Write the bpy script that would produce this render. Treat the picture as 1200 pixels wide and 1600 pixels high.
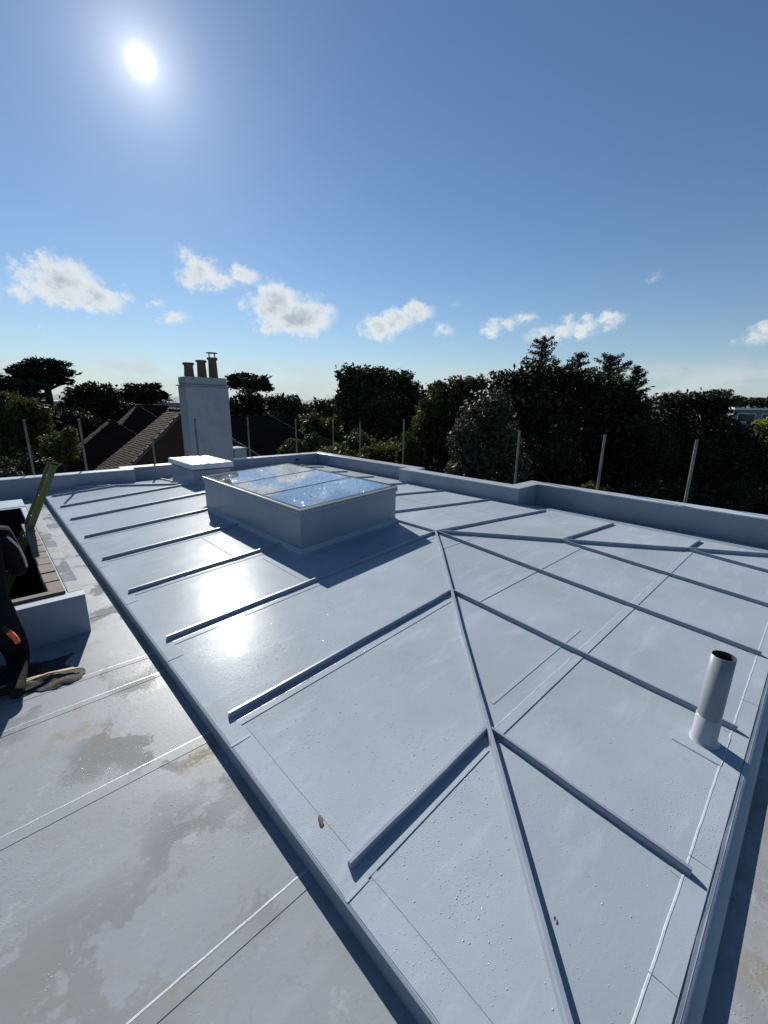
import bpy, bmesh, math, random
import numpy as np
from mathutils import Vector, Matrix
random.seed(7); rng = np.random.default_rng(11)
for o in list(bpy.data.objects): bpy.data.objects.remove(o)
scene = bpy.context.scene
COL = scene.collection

# ------------------------------------------------------------------ camera
F_PX, PITCH, ROLL, YAW = 655.45, math.radians(14.327), math.radians(0.958), math.radians(43.689)
CAM = np.array([-0.729, 0.067, 1.85])
_F = np.array([math.sin(YAW)*math.cos(PITCH), math.cos(YAW)*math.cos(PITCH), -math.sin(PITCH)])
_R = np.array([math.cos(YAW), -math.sin(YAW), 0.0])
_U = np.cross(_R, _F)
_R, _U = _R*math.cos(ROLL)+_U*math.sin(ROLL), -_R*math.sin(ROLL)+_U*math.cos(ROLL)
cam = bpy.data.cameras.new('camera'); camo = bpy.data.objects.new('camera', cam); COL.objects.link(camo)
camo.matrix_world = Matrix(((_R[0], _U[0], -_F[0], CAM[0]), (_R[1], _U[1], -_F[1], CAM[1]),
                            (_R[2], _U[2], -_F[2], CAM[2]), (0, 0, 0, 1)))
cam.sensor_fit = 'VERTICAL'; cam.sensor_height = 24; cam.lens = 24*F_PX/1600
cam.clip_start = 0.05; cam.clip_end = 30000
scene.camera = camo
def ray(px, py): return _F+_R*((px-600)/F_PX)-_U*((py-800)/F_PX)
def at(px, py, depth): return Vector(CAM+ray(px, py)*depth)       # a surveyed point, depth in metres from the viewpoint
def azel(px, py):
    d = ray(px, py); d = d/np.linalg.norm(d)
    return math.atan2(d[0], d[1]), math.asin(d[2])

# ------------------------------------------------------------------ sky and sun
SUN = Vector(ray(220, 97)).normalized()
SUN_EL = math.asin(SUN.z); SUN_AZ = math.atan2(SUN.x, SUN.y)
SKY_STRENGTH = 0.05; EXPO = 0.88
world = bpy.data.worlds.new('World'); scene.world = world; world.use_nodes = True
world.cycles.sampling_method = 'MANUAL'; world.cycles.sample_map_resolution = 256
wn, wl = world.node_tree.nodes, world.node_tree.links
wn.clear()
def W(t, **k):
    n = wn.new(t)
    for a, b in k.items(): setattr(n, a, b)
    return n
def wmath(op, a, b=None, clamp=False):
    n = W('ShaderNodeMath', operation=op, use_clamp=clamp)
    for i, v in enumerate((a, b)):
        if v is None: continue
        if isinstance(v, (int, float)): n.inputs[i].default_value = v
        else: wl.new(v, n.inputs[i])
    return n.outputs[0]
def wvec(op, a, b=None):
    n = W('ShaderNodeVectorMath', operation=op)
    for i, v in enumerate((a, b)):
        if v is None: continue
        if isinstance(v, (tuple, list, Vector)): n.inputs[i].default_value = tuple(v)
        else: wl.new(v, n.inputs[i])
    return n
def wmap(v, a, b, c=0., d=1., smooth=True):
    n = W('ShaderNodeMapRange', interpolation_type='SMOOTHSTEP' if smooth else 'LINEAR')
    wl.new(v, n.inputs[0])
    for i, q in enumerate((a, b, c, d)): n.inputs[i+1].default_value = q
    return n.outputs[0]
def wmix(fac, a, b):
    n = W('ShaderNodeMix', data_type='RGBA'); wl.new(fac, n.inputs[0])
    for i, v in ((6, a), (7, b)):
        if isinstance(v, tuple): n.inputs[i].default_value = (*v, 1)
        else: wl.new(v, n.inputs[i])
    return n.outputs[2]
sky = W('ShaderNodeTexSky', sky_type='NISHITA', sun_disc=False, sun_elevation=SUN_EL, sun_rotation=SUN_AZ,
        air_density=1.0, dust_density=0.05, ozone_density=4.0, altitude=0)
hsv = W('ShaderNodeHueSaturation'); hsv.inputs['Saturation'].default_value = 1.04; wl.new(sky.outputs[0], hsv.inputs['Color'])
tc = W('ShaderNodeTexCoord'); DIR = wvec('NORMALIZE', tc.outputs['Generated']).outputs[0]
sx = W('ShaderNodeSeparateXYZ'); wl.new(DIR, sx.inputs[0])
AZ = wmath('ARCTAN2', sx.outputs[0], sx.outputs[1]); EL = wmath('ARCSINE', sx.outputs[2])
comb = W('ShaderNodeCombineXYZ'); wl.new(AZ, comb.inputs[0]); wl.new(EL, comb.inputs[1])
# domain warp gives ragged cloud rims
nz = W('ShaderNodeTexNoise'); nz.inputs['Scale'].default_value = 26; nz.inputs['Detail'].default_value = 5; nz.inputs['Roughness'].default_value = .68
wl.new(comb.outputs[0], nz.inputs['Vector'])
wob = wvec('SCALE', wvec('SUBTRACT', nz.outputs['Color'], (.5, .5, .5)).outputs[0]); wob.inputs[3].default_value = .075
P2 = wvec('ADD', comb.outputs[0], wob.outputs[0]).outputs[0]
P2 = wvec('MULTIPLY', P2, (1, 1, 0)).outputs[0]
BLOBS = [(95,438,46,30,1.),(70,418,30,18,.8),(150,466,44,18,.95),(105,462,45,14,.8),(35,456,36,9,.55),(22,402,16,6,.42),(60,505,18,4,.3),(190,462,24,10,.6),
 (312,428,32,20,.85),(345,440,30,12,.75),(385,428,28,11,.7),(288,400,26,10,.45),(272,497,24,13,.65),(243,465,16,8,.5),
 (430,475,36,27,1.),(470,497,44,24,1.1),(412,456,22,18,.6),(500,488,20,18,.8),(420,508,26,12,.8),
 (594,514,30,14,.85),(622,500,30,14,.85),(652,487,26,13,.8),(697,517,20,7,.5),(714,472,9,8,.25),
 (768,518,20,9,.6),(790,506,22,9,.65),(822,496,26,8,.6),(848,522,26,12,.5),(880,514,28,11,.65),(915,508,26,10,.62),(958,498,34,7,.55),
 (1022,433,26,8,.3),(1180,528,40,11,.45),(1215,515,40,14,.5),
 (-90,440,70,30,.9),(1330,500,70,16,.6)]
acc = None
ASP = 1.75                                   # clouds are wider than tall
PS = wvec('MULTIPLY', P2, (1, ASP, 0)).outputs[0]
for (x, y, rx, ry, s) in BLOBS:
    a, e = azel(x, y); ra = abs(azel(x+rx, y)[0]-a); re = abs(azel(x, y-ry)[1]-e)*ASP; rr = 1.75*math.sqrt(ra*re)
    d = wvec('DISTANCE', PS, (a, e*ASP, 0)).outputs['Value']
    g = W('ShaderNodeMath', operation='MULTIPLY_ADD'); wl.new(d, g.inputs[0]); g.inputs[1].default_value = -s/rr; g.inputs[2].default_value = s; g = g.outputs[0]
    acc = g if acc is None else wmath('MAXIMUM', acc, g)
acc = wmath('MAXIMUM', acc, 0.0)
fine = wmath('MULTIPLY', wmath('SUBTRACT', nz.outputs['Fac'], .5), 1.15)
cd = wmath('ADD', acc, wmath('MULTIPLY', fine, wmap(acc, .02, .35)))
dens = wmap(cd, .09, .66)
# low band of cumulus along the whole horizon
st = wvec('MULTIPLY', comb.outputs[0], (1, 2.6, 1)).outputs[0]
nh = W('ShaderNodeTexNoise'); nh.inputs['Scale'].default_value = 9; nh.inputs['Detail'].default_value = 4; nh.inputs['Roughness'].default_value = .6
wl.new(st, nh.inputs['Vector'])
band = wmath('MULTIPLY', wmap(EL, -.02, .02), wmap(EL, .05, .115, 1., 0.))
bankd = wmath('MULTIPLY', wmap(nh.outputs['Fac'], .40, .66), wmath('MULTIPLY', band, .72))
thick = wmap(wmath('ADD', acc, wmath('MULTIPLY', fine, .35)), .48, 1.1)
k = 1/(SKY_STRENGTH*2**EXPO)
ccol = wmix(thick, (.80*k, .84*k, .86*k), (.44*k, .49*k, .55*k))
# aerosol aureole round the sun (forward scattering) and the glaring sun itself
cosd = wvec('DOT_PRODUCT', DIR, tuple(SUN)).outputs['Value']
ang = wmath('ARCCOSINE', wmath('MINIMUM', cosd, 1.0))
aure = wmath('ADD', wmath('MULTIPLY', wmath('POWER', math.e, wmath('MULTIPLY', ang, -1/.036)), .85*k),
             wmath('MULTIPLY', wmath('POWER', math.e, wmath('MULTIPLY', ang, -1/.14)), .13*k))
core = wmath('MULTIPLY', wmath('POWER', math.e, wmath('MULTIPLY', wmath('MULTIPLY', ang, ang), -1/(.0120**2))), 2.0*k)
glow = W('ShaderNodeCombineColor')
tot = wmath('ADD', aure, core)
for i, c in enumerate((1., .99, .93)): wl.new(wmath('MULTIPLY', tot, c), glow.inputs[i])
skyc = W('ShaderNodeMix', data_type='RGBA', blend_type='ADD'); skyc.inputs[0].default_value = 1
wl.new(hsv.outputs[0], skyc.inputs[6]); wl.new(glow.outputs[0], skyc.inputs[7])
hz = wmath('MULTIPLY', wmath('POWER', math.e, wmath('MULTIPLY', wmath('MAXIMUM', EL, 0.), -1/.085)), .80)      # pale sea haze low down
c0 = wmix(hz, skyc.outputs[2], (.43*k, .53*k, .60*k))
c1 = wmix(bankd, c0, (.60*k, .66*k, .70*k))
c2 = wmix(wmath('MULTIPLY', dens, .92), c1, ccol)
bg = W('ShaderNodeBackground'); bg.inputs['Strength'].default_value = SKY_STRENGTH
wl.new(c2, bg.inputs['Color'])
wo = W('ShaderNodeOutputWorld'); wl.new(bg.outputs[0], wo.inputs['Surface'])
sl = bpy.data.lights.new('sun', 'SUN'); sl.energy = 4.2; sl.angle = math.radians(.53); sl.color = (1, .955, .88)
so = bpy.data.objects.new('sun', sl); COL.objects.link(so)
so.rotation_euler = SUN.to_track_quat('Z', 'Y').to_euler(); so.location = SUN*60
scene.view_settings.view_transform = 'Standard'; scene.view_settings.look = 'None'
scene.view_settings.gamma = 1; scene.view_settings.exposure = EXPO; scene.view_settings.use_curve_mapping = False
scene.render.engine = 'CYCLES'
scene.render.resolution_x, scene.render.resolution_y = 768, 1024
scene.cycles.max_bounces = 4; scene.cycles.diffuse_bounces = 3; scene.cycles.transparent_max_bounces = 6; scene.cycles.caustics_reflective = False; scene.cycles.caustics_refractive = False
scene.cycles.sample_clamp_indirect = 4

# ------------------------------------------------------------------ materials
class Mat:
    def __init__(s, name):
        s.m = bpy.data.materials.new(name); s.m.use_nodes = True
        s.n, s.l = s.m.node_tree.nodes, s.m.node_tree.links
        s.b = s.n['Principled BSDF']; s.tc = s.n.new('ShaderNodeTexCoord')
        g = s.n.new('ShaderNodeNewGeometry'); s.pos = g.outputs['Position']
    def noise(s, scale, detail=4, rough=.55, vec=None, stretch=None, out='Fac'):
        n = s.n.new('ShaderNodeTexNoise'); n.inputs['Scale'].default_value = scale
        n.inputs['Detail'].default_value = detail; n.inputs['Roughness'].default_value = rough
        v = vec or s.pos
        if stretch:
            m = s.n.new('ShaderNodeVectorMath'); m.operation = 'MULTIPLY'; m.inputs[1].default_value = stretch
            s.l.new(v, m.inputs[0]); v = m.outputs[0]
        s.l.new(v, n.inputs['Vector']); return n.outputs[out]
    def voro(s, scale, feature='F1', out='Distance', vec=None):
        n = s.n.new('ShaderNodeTexVoronoi'); n.feature = feature; n.inputs['Scale'].default_value = scale
        s.l.new(vec or s.pos, n.inputs['Vector']); return n.outputs[out]
    def ramp(s, v, stops):
        n = s.n.new('ShaderNodeValToRGB'); e = n.color_ramp.elements
        while len(e) < len(stops): e.new(.5)
        for q, (p, c) in zip(e, stops): q.position = p; q.color = (*c, 1) if len(c) == 3 else c
        s.l.new(v, n.inputs[0]); return n.outputs[0]
    def rng(s, v, a, b, c=0., d=1.):
        n = s.n.new('ShaderNodeMapRange'); n.interpolation_type = 'SMOOTHSTEP'
        s.l.new(v, n.inputs[0])
        for i, q in enumerate((a, b, c, d)): n.inputs[i+1].default_value = q
        return n.outputs[0]
    def mix(s, f, a, b, mode='MIX'):
        n = s.n.new('ShaderNodeMix'); n.data_type = 'RGBA'; n.blend_type = mode
        for i, v in ((0, f), (6, a), (7, b)):
            if isinstance(v, (int, float)): n.inputs[i].default_value = v
            elif isinstance(v, tuple): n.inputs[i].default_value = (*v, 1)
            else: s.l.new(v, n.inputs[i])
        return n.outputs[2]
    def math(s, op, a, b=None):
        n = s.n.new('ShaderNodeMath'); n.operation = op
        for i, v in enumerate((a, b)):
            if v is None: continue
            if isinstance(v, (int, float)): n.inputs[i].default_value = v
            else: s.l.new(v, n.inputs[i])
        return n.outputs[0]
    def col(s, v):
        if isinstance(v, tuple): s.b.inputs['Base Color'].default_value = (*v, 1)
        else: s.l.new(v, s.b.inputs['Base Color'])
        return s
    def rough(s, v):
        if isinstance(v, (int, float)): s.b.inputs['Roughness'].default_value = v
        else: s.l.new(v, s.b.inputs['Roughness'])
        return s
    def bump(s, v, strength=.2, dist=.01):
        n = s.n.new('ShaderNodeBump'); n.inputs['Strength'].default_value = strength; n.inputs['Distance'].default_value = dist
        s.l.new(v, n.inputs['Height'])
        lk = s.b.inputs['Normal'].links
        if lk: s.l.new(lk[0].from_socket, n.inputs['Normal'])
        s.l.new(n.outputs[0], s.b.inputs['Normal']); return s
    def rand(s):
        n = s.n.new('ShaderNodeObjectInfo'); return n.outputs['Random']
    def set(s, **k):
        for a, v in k.items(): s.b.inputs[a.replace('_', ' ')].default_value = v
        return s
M = {}
MEMB = (.302, .345, .392); UPST_SHADED = (.218, .258, .318)  # second tone carries the shade of the upright faces
def membrane(name, tint=1., wet=.5, dirt=0.):
    m = Mat(name)
    c = tuple(x*tint for x in MEMB)
    big = m.noise(.9, 3, .6); mid = m.noise(5, 4, .65)
    col = m.mix(m.rng(big, .3, .7), tuple(x*.90 for x in c), tuple(x*1.06 for x in c))
    col = m.mix(m.math('MULTIPLY', m.rng(mid, .55, .75), .25), col, tuple(x*.86 for x in c))
    col = m.mix(m.math('MULTIPLY', m.rand(), .10), col, tuple(x*.80 for x in c))
    # dried water marks: pale drag streaks and soft tide lines
    stk = m.rng(m.noise(3.2, 4, .62, stretch=(.55, 2.2, 1)), .52, .70)
    col = m.mix(m.math('MULTIPLY', stk, .42), col, tuple(x*1.25 for x in c))
    rg = m.rng(m.math('ABSOLUTE', m.math('SUBTRACT', m.noise(3.4, 3, .6), .5)), .0, .010, 1., 0.)
    col = m.mix(m.math('MULTIPLY', m.math('MULTIPLY', rg, m.rng(m.noise(.8, 2), .45, .6)), .3), col, tuple(x*.72 for x in c))
    # faint footprints and brown specks
    sp = m.rng(m.noise(38, 2, .5), .715, .76)
    gate = m.rng(m.noise(2.3, 3), .52, .66)
    col = m.mix(m.math('MULTIPLY', m.math('MULTIPLY', sp, gate), .75), col, (.16, .11, .07))
    wetm = m.rng(m.noise(1.7, 3, .6), .35, .65)
    r = m.rng(wetm, 0, 1, .09, .078)
    if dirt:
        col = m.mix(.55, col, (.192, .198, .206))
        pud = m.math('MULTIPLY', m.rng(m.noise(2.1, 6, .66), .485, .545), m.rng(m.noise(.75, 2), .40, .52))   # wet, scuffed patches
        col = m.mix(m.math('MULTIPLY', pud, .36), col, (.155, .14, .112))
        br = m.math('MULTIPLY', m.rng(m.noise(3.1, 4, .72), .50, .72), m.rng(m.noise(.9, 3), .40, .58))
        col = m.mix(m.math('MULTIPLY', br,   .85*dirt), col, (.215, .18, .125))
        tl = m.rng(m.math('ABSOLUTE', m.math('SUBTRACT', m.noise(2.1, 6, .66), .517)), 0., .009, 1., 0.)     # tide lines round the damp
        col = m.mix(m.math('MULTIPLY', tl, .16), col, (.13, .125, .11))
        pale = m.rng(m.noise(4.5, 4, .7), .60, .66)
        col = m.mix(m.math('MULTIPLY', pale, .35), col, (.34, .36, .37))
        r = m.rng(pud, 0, 1, .40, .17)
    m.col(col)
    if dirt: m.rough(r).set(IOR=1.13)
    else: m.rough(.27).set(IOR=1.42, Specular_IOR_Level=.010, Coat_Weight=.15, Coat_IOR=1.33, Coat_Roughness=.045)   # satin sheet under a thin wet film
    m.bump(m.noise(1.3, 2), .35, .02)
    m.bump(m.noise(48, 3, .65), .24, .0022)
    wz = m.rng(m.noise(1.1, 3, .6), .47, .58)                      # beaded rain in patches
    bd = m.math('MULTIPLY', m.math('MULTIPLY', m.rng(m.voro(85), .10, .30, 1., 0.), m.rng(m.voro(85, out='Color'), .5, .62)), wz)
    m.bump(bd, .5, .0028)
    if not dirt: m.l.new(m.b.inputs['Normal'].links[0].from_socket, m.b.inputs['Coat Normal'])
    return m.m
M['memb'] = membrane('membrane_blue_grey')
M['memb_flash'] = membrane('membrane_flashing', 1.03)
M['memb_low'] = membrane('membrane_lower_deck', 1.0, dirt=1.)
m = Mat('membrane_upstand_shaded'); c = UPST_SHADED  # same membrane, darker and bluer: shade of upright faces put into colour
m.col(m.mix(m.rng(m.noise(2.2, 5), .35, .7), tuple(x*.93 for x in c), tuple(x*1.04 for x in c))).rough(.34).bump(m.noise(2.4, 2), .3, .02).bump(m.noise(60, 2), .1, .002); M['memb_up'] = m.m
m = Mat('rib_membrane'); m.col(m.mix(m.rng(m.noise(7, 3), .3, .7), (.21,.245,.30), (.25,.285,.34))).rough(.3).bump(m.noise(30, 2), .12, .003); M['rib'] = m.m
m = Mat('weld_bead'); m.col(m.mix(m.rng(m.noise(22, 4), .35, .65), (.36,.395,.43), (.42,.455,.49))).rough(.3).bump(m.noise(70, 3), .4, .003); M['weld'] = m.m
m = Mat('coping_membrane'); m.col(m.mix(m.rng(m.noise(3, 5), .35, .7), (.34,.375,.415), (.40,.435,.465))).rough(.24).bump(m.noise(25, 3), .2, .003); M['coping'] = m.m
m = Mat('water_drop'); m.col((.36,.40,.44)).rough(.06).set(IOR=1.33); M['drop'] = m.m  # pale opaque colour stands in for the glint of the drops
m = Mat('hatch_lid_grp'); m.col(m.mix(m.rng(m.noise(8, 5), .4, .7), (.55,.57,.58), (.45,.47,.48))).rough(m.rng(m.noise(14, 5), .45, .55, .34, .12)).bump(m.noise(26, 4), .35, .006); M['lid'] = m.m
m = Mat('skylight_glass')          # double-glazed unit: four reflecting faces, tinted see-through
m.bump(m.math('MAXIMUM', m.rng(m.voro(60), .18, .34, 1, 0), m.rng(m.voro(33), .12, .26, 1, 0)), .55, .005)
gb = m.b.inputs['Normal'].links[0].from_socket
gl = m.n.new('ShaderNodeBsdfGlossy'); gl.inputs['Roughness'].default_value = .03; m.l.new(gb, gl.inputs['Normal'])
tp = m.n.new('ShaderNodeBsdfTransparent'); tp.inputs[0].default_value = (.62,.70,.72,1)
fz = m.n.new('ShaderNodeFresnel'); fz.inputs['IOR'].default_value = 1.52
fx = m.math('MINIMUM', m.math('MULTIPLY', fz.outputs[0], 3.1), 1.)
mx = m.n.new('ShaderNodeMixShader'); m.l.new(fx, mx.inputs[0]); m.l.new(tp.outputs[0], mx.inputs[1]); m.l.new(gl.outputs[0], mx.inputs[2])
m.l.new(mx.outputs[0], m.n['Material Output'].inputs['Surface']); M['glass'] = m.m
m = Mat('skylight_backing_bright'); m.col((.34,.39,.42)).rough(.7); M['backing'] = m.m  # pale tone stands in for brightness in the glass
m = Mat('dark_gasket'); m.col((.03,.032,.035)).rough(.7).set(IOR=1.08); M['gasket'] = m.m
m = Mat('aluminium_trim'); m.col((.55,.57,.60)).rough(.25).set(Metallic=.9); M['alu'] = m.m
m = Mat('pvc_pipe'); m.col(m.mix(m.rng(m.noise(6, 4), .4, .7), (.20,.22,.25), (.17,.19,.22))).rough(.32); M['pvc'] = m.m
m = Mat('pipe_inside'); m.col((.03,.03,.033)).rough(.7); M['pipe_in'] = m.m
m = Mat('collar_membrane'); m.col((.29,.32,.37)).rough(.35).bump(m.noise(40,3), .2, .002); M['collar'] = m.m
m = Mat('galvanised_tube'); m.col(m.mix(m.rng(m.noise(5,5), .35,.7), (.15,.145,.135), (.09,.087,.083))).rough(.5).set(Metallic=.35).bump(m.noise(40,3), .15, .002); M['galv'] = m.m
m = Mat('rail_timber'); m.col(m.mix(m.noise(6,4), (.14,.115,.09), (.22,.19,.15))).rough(.8); M['timber'] = m.m
m = Mat('white_render'); m.col(m.mix(m.rng(m.noise(1.6,6,.65), .35,.75), (.34,.355,.375), (.27,.285,.305))).rough(.85).set(IOR=1.1).bump(m.noise(35,4), .3, .006); M['render'] = m.m
m = Mat('terracotta'); m.col(m.mix(m.noise(9,4), (.15,.078,.045), (.085,.045,.03))).rough(.7).bump(m.noise(30,3), .2, .005); M['terra'] = m.m
def tilemat(name, a, b, moss):
    m = Mat(name); c = m.mix(m.noise(3.5,4), a, b)
    c = m.mix(m.math('MULTIPLY', m.rng(m.noise(1.3,5,.65), .5,.68), .7), c, moss)
    c = m.mix(m.math('MULTIPLY', m.rand(), .25), c, (.03,.022,.018))
    m.col(c).rough(.85).set(IOR=1.1).bump(m.noise(30,3), .4, .01); M[name] = m.m
tilemat('tile_brown', (.07,.042,.028), (.04,.027,.02), (.068,.056,.022))
tilemat('tile_dark', (.03,.022,.018), (.02,.016,.014), (.028,.025,.013))  # roofs lying in shade: the shade is put into this darker colour
m = Mat('ridge_mortar'); m.col(m.mix(m.noise(5,4), (.11,.085,.068), (.065,.05,.042))).rough(.85); M['ridge'] = m.m
m = Mat('brick_wall_far'); m.col(m.mix(m.noise(4,4), (.16,.07,.045), (.11,.055,.04))).rough(.85); M['brickwall'] = m.m
m = Mat('old_brick'); m.col(m.mix(m.noise(14,5), (.12,.092,.072), (.07,.056,.048))).rough(.85).bump(m.noise(50,4), .5, .006); M['oldbrick'] = m.m
m = Mat('well_painted_shade'); m.col(m.mix(m.noise(8,4), (.018,.016,.016), (.01,.0095,.01))).rough(.9).set(IOR=1.05); M['wellin'] = m.m  # near-black colour paints in the shade inside the well
m = Mat('ladder_fibreglass_green'); m.col(m.mix(m.rng(m.noise(9,4), .45,.7), (.085,.12,.018), (.06,.075,.018))).rough(.38); M['lgreen'] = m.m
m = Mat('ladder_fibreglass_olive'); m.col(m.mix(m.rng(m.noise(9,4), .45,.7), (.11,.08,.025), (.075,.058,.022))).rough(.4); M['lolive'] = m.m
m = Mat('black_workwear'); m.col(m.mix(m.noise(12,4), (.006,.0065,.008), (.011,.011,.013))).rough(.9).set(Specular_IOR_Level=.1).bump(m.noise(14,4), .5, .02); M['black'] = m.m
m = Mat('boot_leather'); m.col((.014,.011,.009)).rough(.85).set(Specular_IOR_Level=.15); M['boot'] = m.m
m = Mat('skin'); m.col((.48,.29,.20)).rough(.55).set(Subsurface_Weight=.05); M['skin'] = m.m
m = Mat('hair_brown'); m.col((.04,.025,.015)).rough(.7).bump(m.noise(90,2), .6, .004); M['hair'] = m.m
m = Mat('reflective_tape'); m.col((.42,.42,.40)).rough(.4); M['tape'] = m.m
m = Mat('orange_plastic'); m.col((.62,.10,.03)).rough(.4); M['orange'] = m.m
m = Mat('dirty_sheet'); m.col(m.mix(m.rng(m.noise(9,5,.7), .4,.65), (.035,.035,.036), (.075,.066,.055))).rough(.8).set(Specular_IOR_Level=.15).bump(m.noise(14,5), .6, .015); M['sheet'] = m.m
m = Mat('pale_timber'); m.col(m.mix(m.noise(20,4), (.40,.31,.19), (.30,.22,.13))).rough(.7); M['batten'] = m.m
m = Mat('dead_leaf'); m.col(m.mix(m.noise(40,3), (.05,.024,.014), (.025,.014,.01))).rough(.7); M['dleaf'] = m.m
m = Mat('grass_ground'); m.col(m.mix(m.rng(m.noise(.25,6,.6), .35,.7), (.016,.022,.008), (.026,.029,.012))).rough(.9).bump(m.noise(6,5), .6, .06); m.set(IOR=1.02); M['ground'] = m.m
m = Mat('sea'); m.col((.10,.16,.20)).rough(.25); M['sea'] = m.m
m = Mat('hills'); m.col(m.mix(m.noise(.01,4), (.10,.14,.16), (.13,.165,.19))).rough(.95); M['hills'] = m.m  # blue of distant haze is put into the hill colour
m = Mat('bark'); m.col(m.mix(m.noise(6,5), (.06,.045,.035), (.035,.027,.022))).rough(.9).bump(m.noise(12,5), .6, .03); M['bark'] = m.m
m = Mat('white_paint'); m.col((.75,.76,.77)).rough(.5); M['white'] = m.m
m = Mat('dark_window'); m.col((.05,.06,.075)).rough(.08); M['win'] = m.m
m = Mat('grey_panel'); m.col(m.mix(m.noise(1,3), (.22,.24,.29), (.17,.19,.24))).rough(.6); M['panel'] = m.m
def leafmat(name, a, b, tr=.10, rough=.65):
    a = tuple(x*.85 for x in a); b = tuple(x*.85 for x in b)
    m = Mat(name)
    c = m.mix(m.rng(m.noise(.9, 3), .3, .7), a, b)
    c = m.mix(m.math('MULTIPLY', m.noise(23, 1), .5), c, tuple(x*1.35 for x in b))
    m.col(c).rough(rough); m.b.inputs['Specular IOR Level'].default_value = .22
    t = m.n.new('ShaderNodeBsdfTranslucent'); m.l.new(c, t.inputs[0])
    mx = m.n.new('ShaderNodeMixShader'); mx.inputs[0].default_value = tr
    m.l.new(m.b.outputs[0], mx.inputs[1]); m.l.new(t.outputs[0], mx.inputs[2])
    m.l.new(mx.outputs[0], m.n['Material Output'].inputs['Surface'])
    M[name] = m.m
leafmat('leaf_dark', (.016,.024,.009), (.028,.036,.012))
leafmat('leaf_mid', (.024,.036,.011), (.045,.052,.017))
leafmat('leaf_olive', (.045,.050,.016), (.075,.078,.022), .2)
leafmat('leaf_grey', (.042,.05,.03), (.066,.068,.044), .08, .65)
leafmat('leaf_pine', (.015,.022,.012), (.024,.032,.015), .04)
leafmat('leaf_bright', (.15,.19,.02), (.22,.24,.03), .35)
leafmat('leaf_shrub', (.06,.075,.022), (.10,.105,.03), .22)

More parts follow.
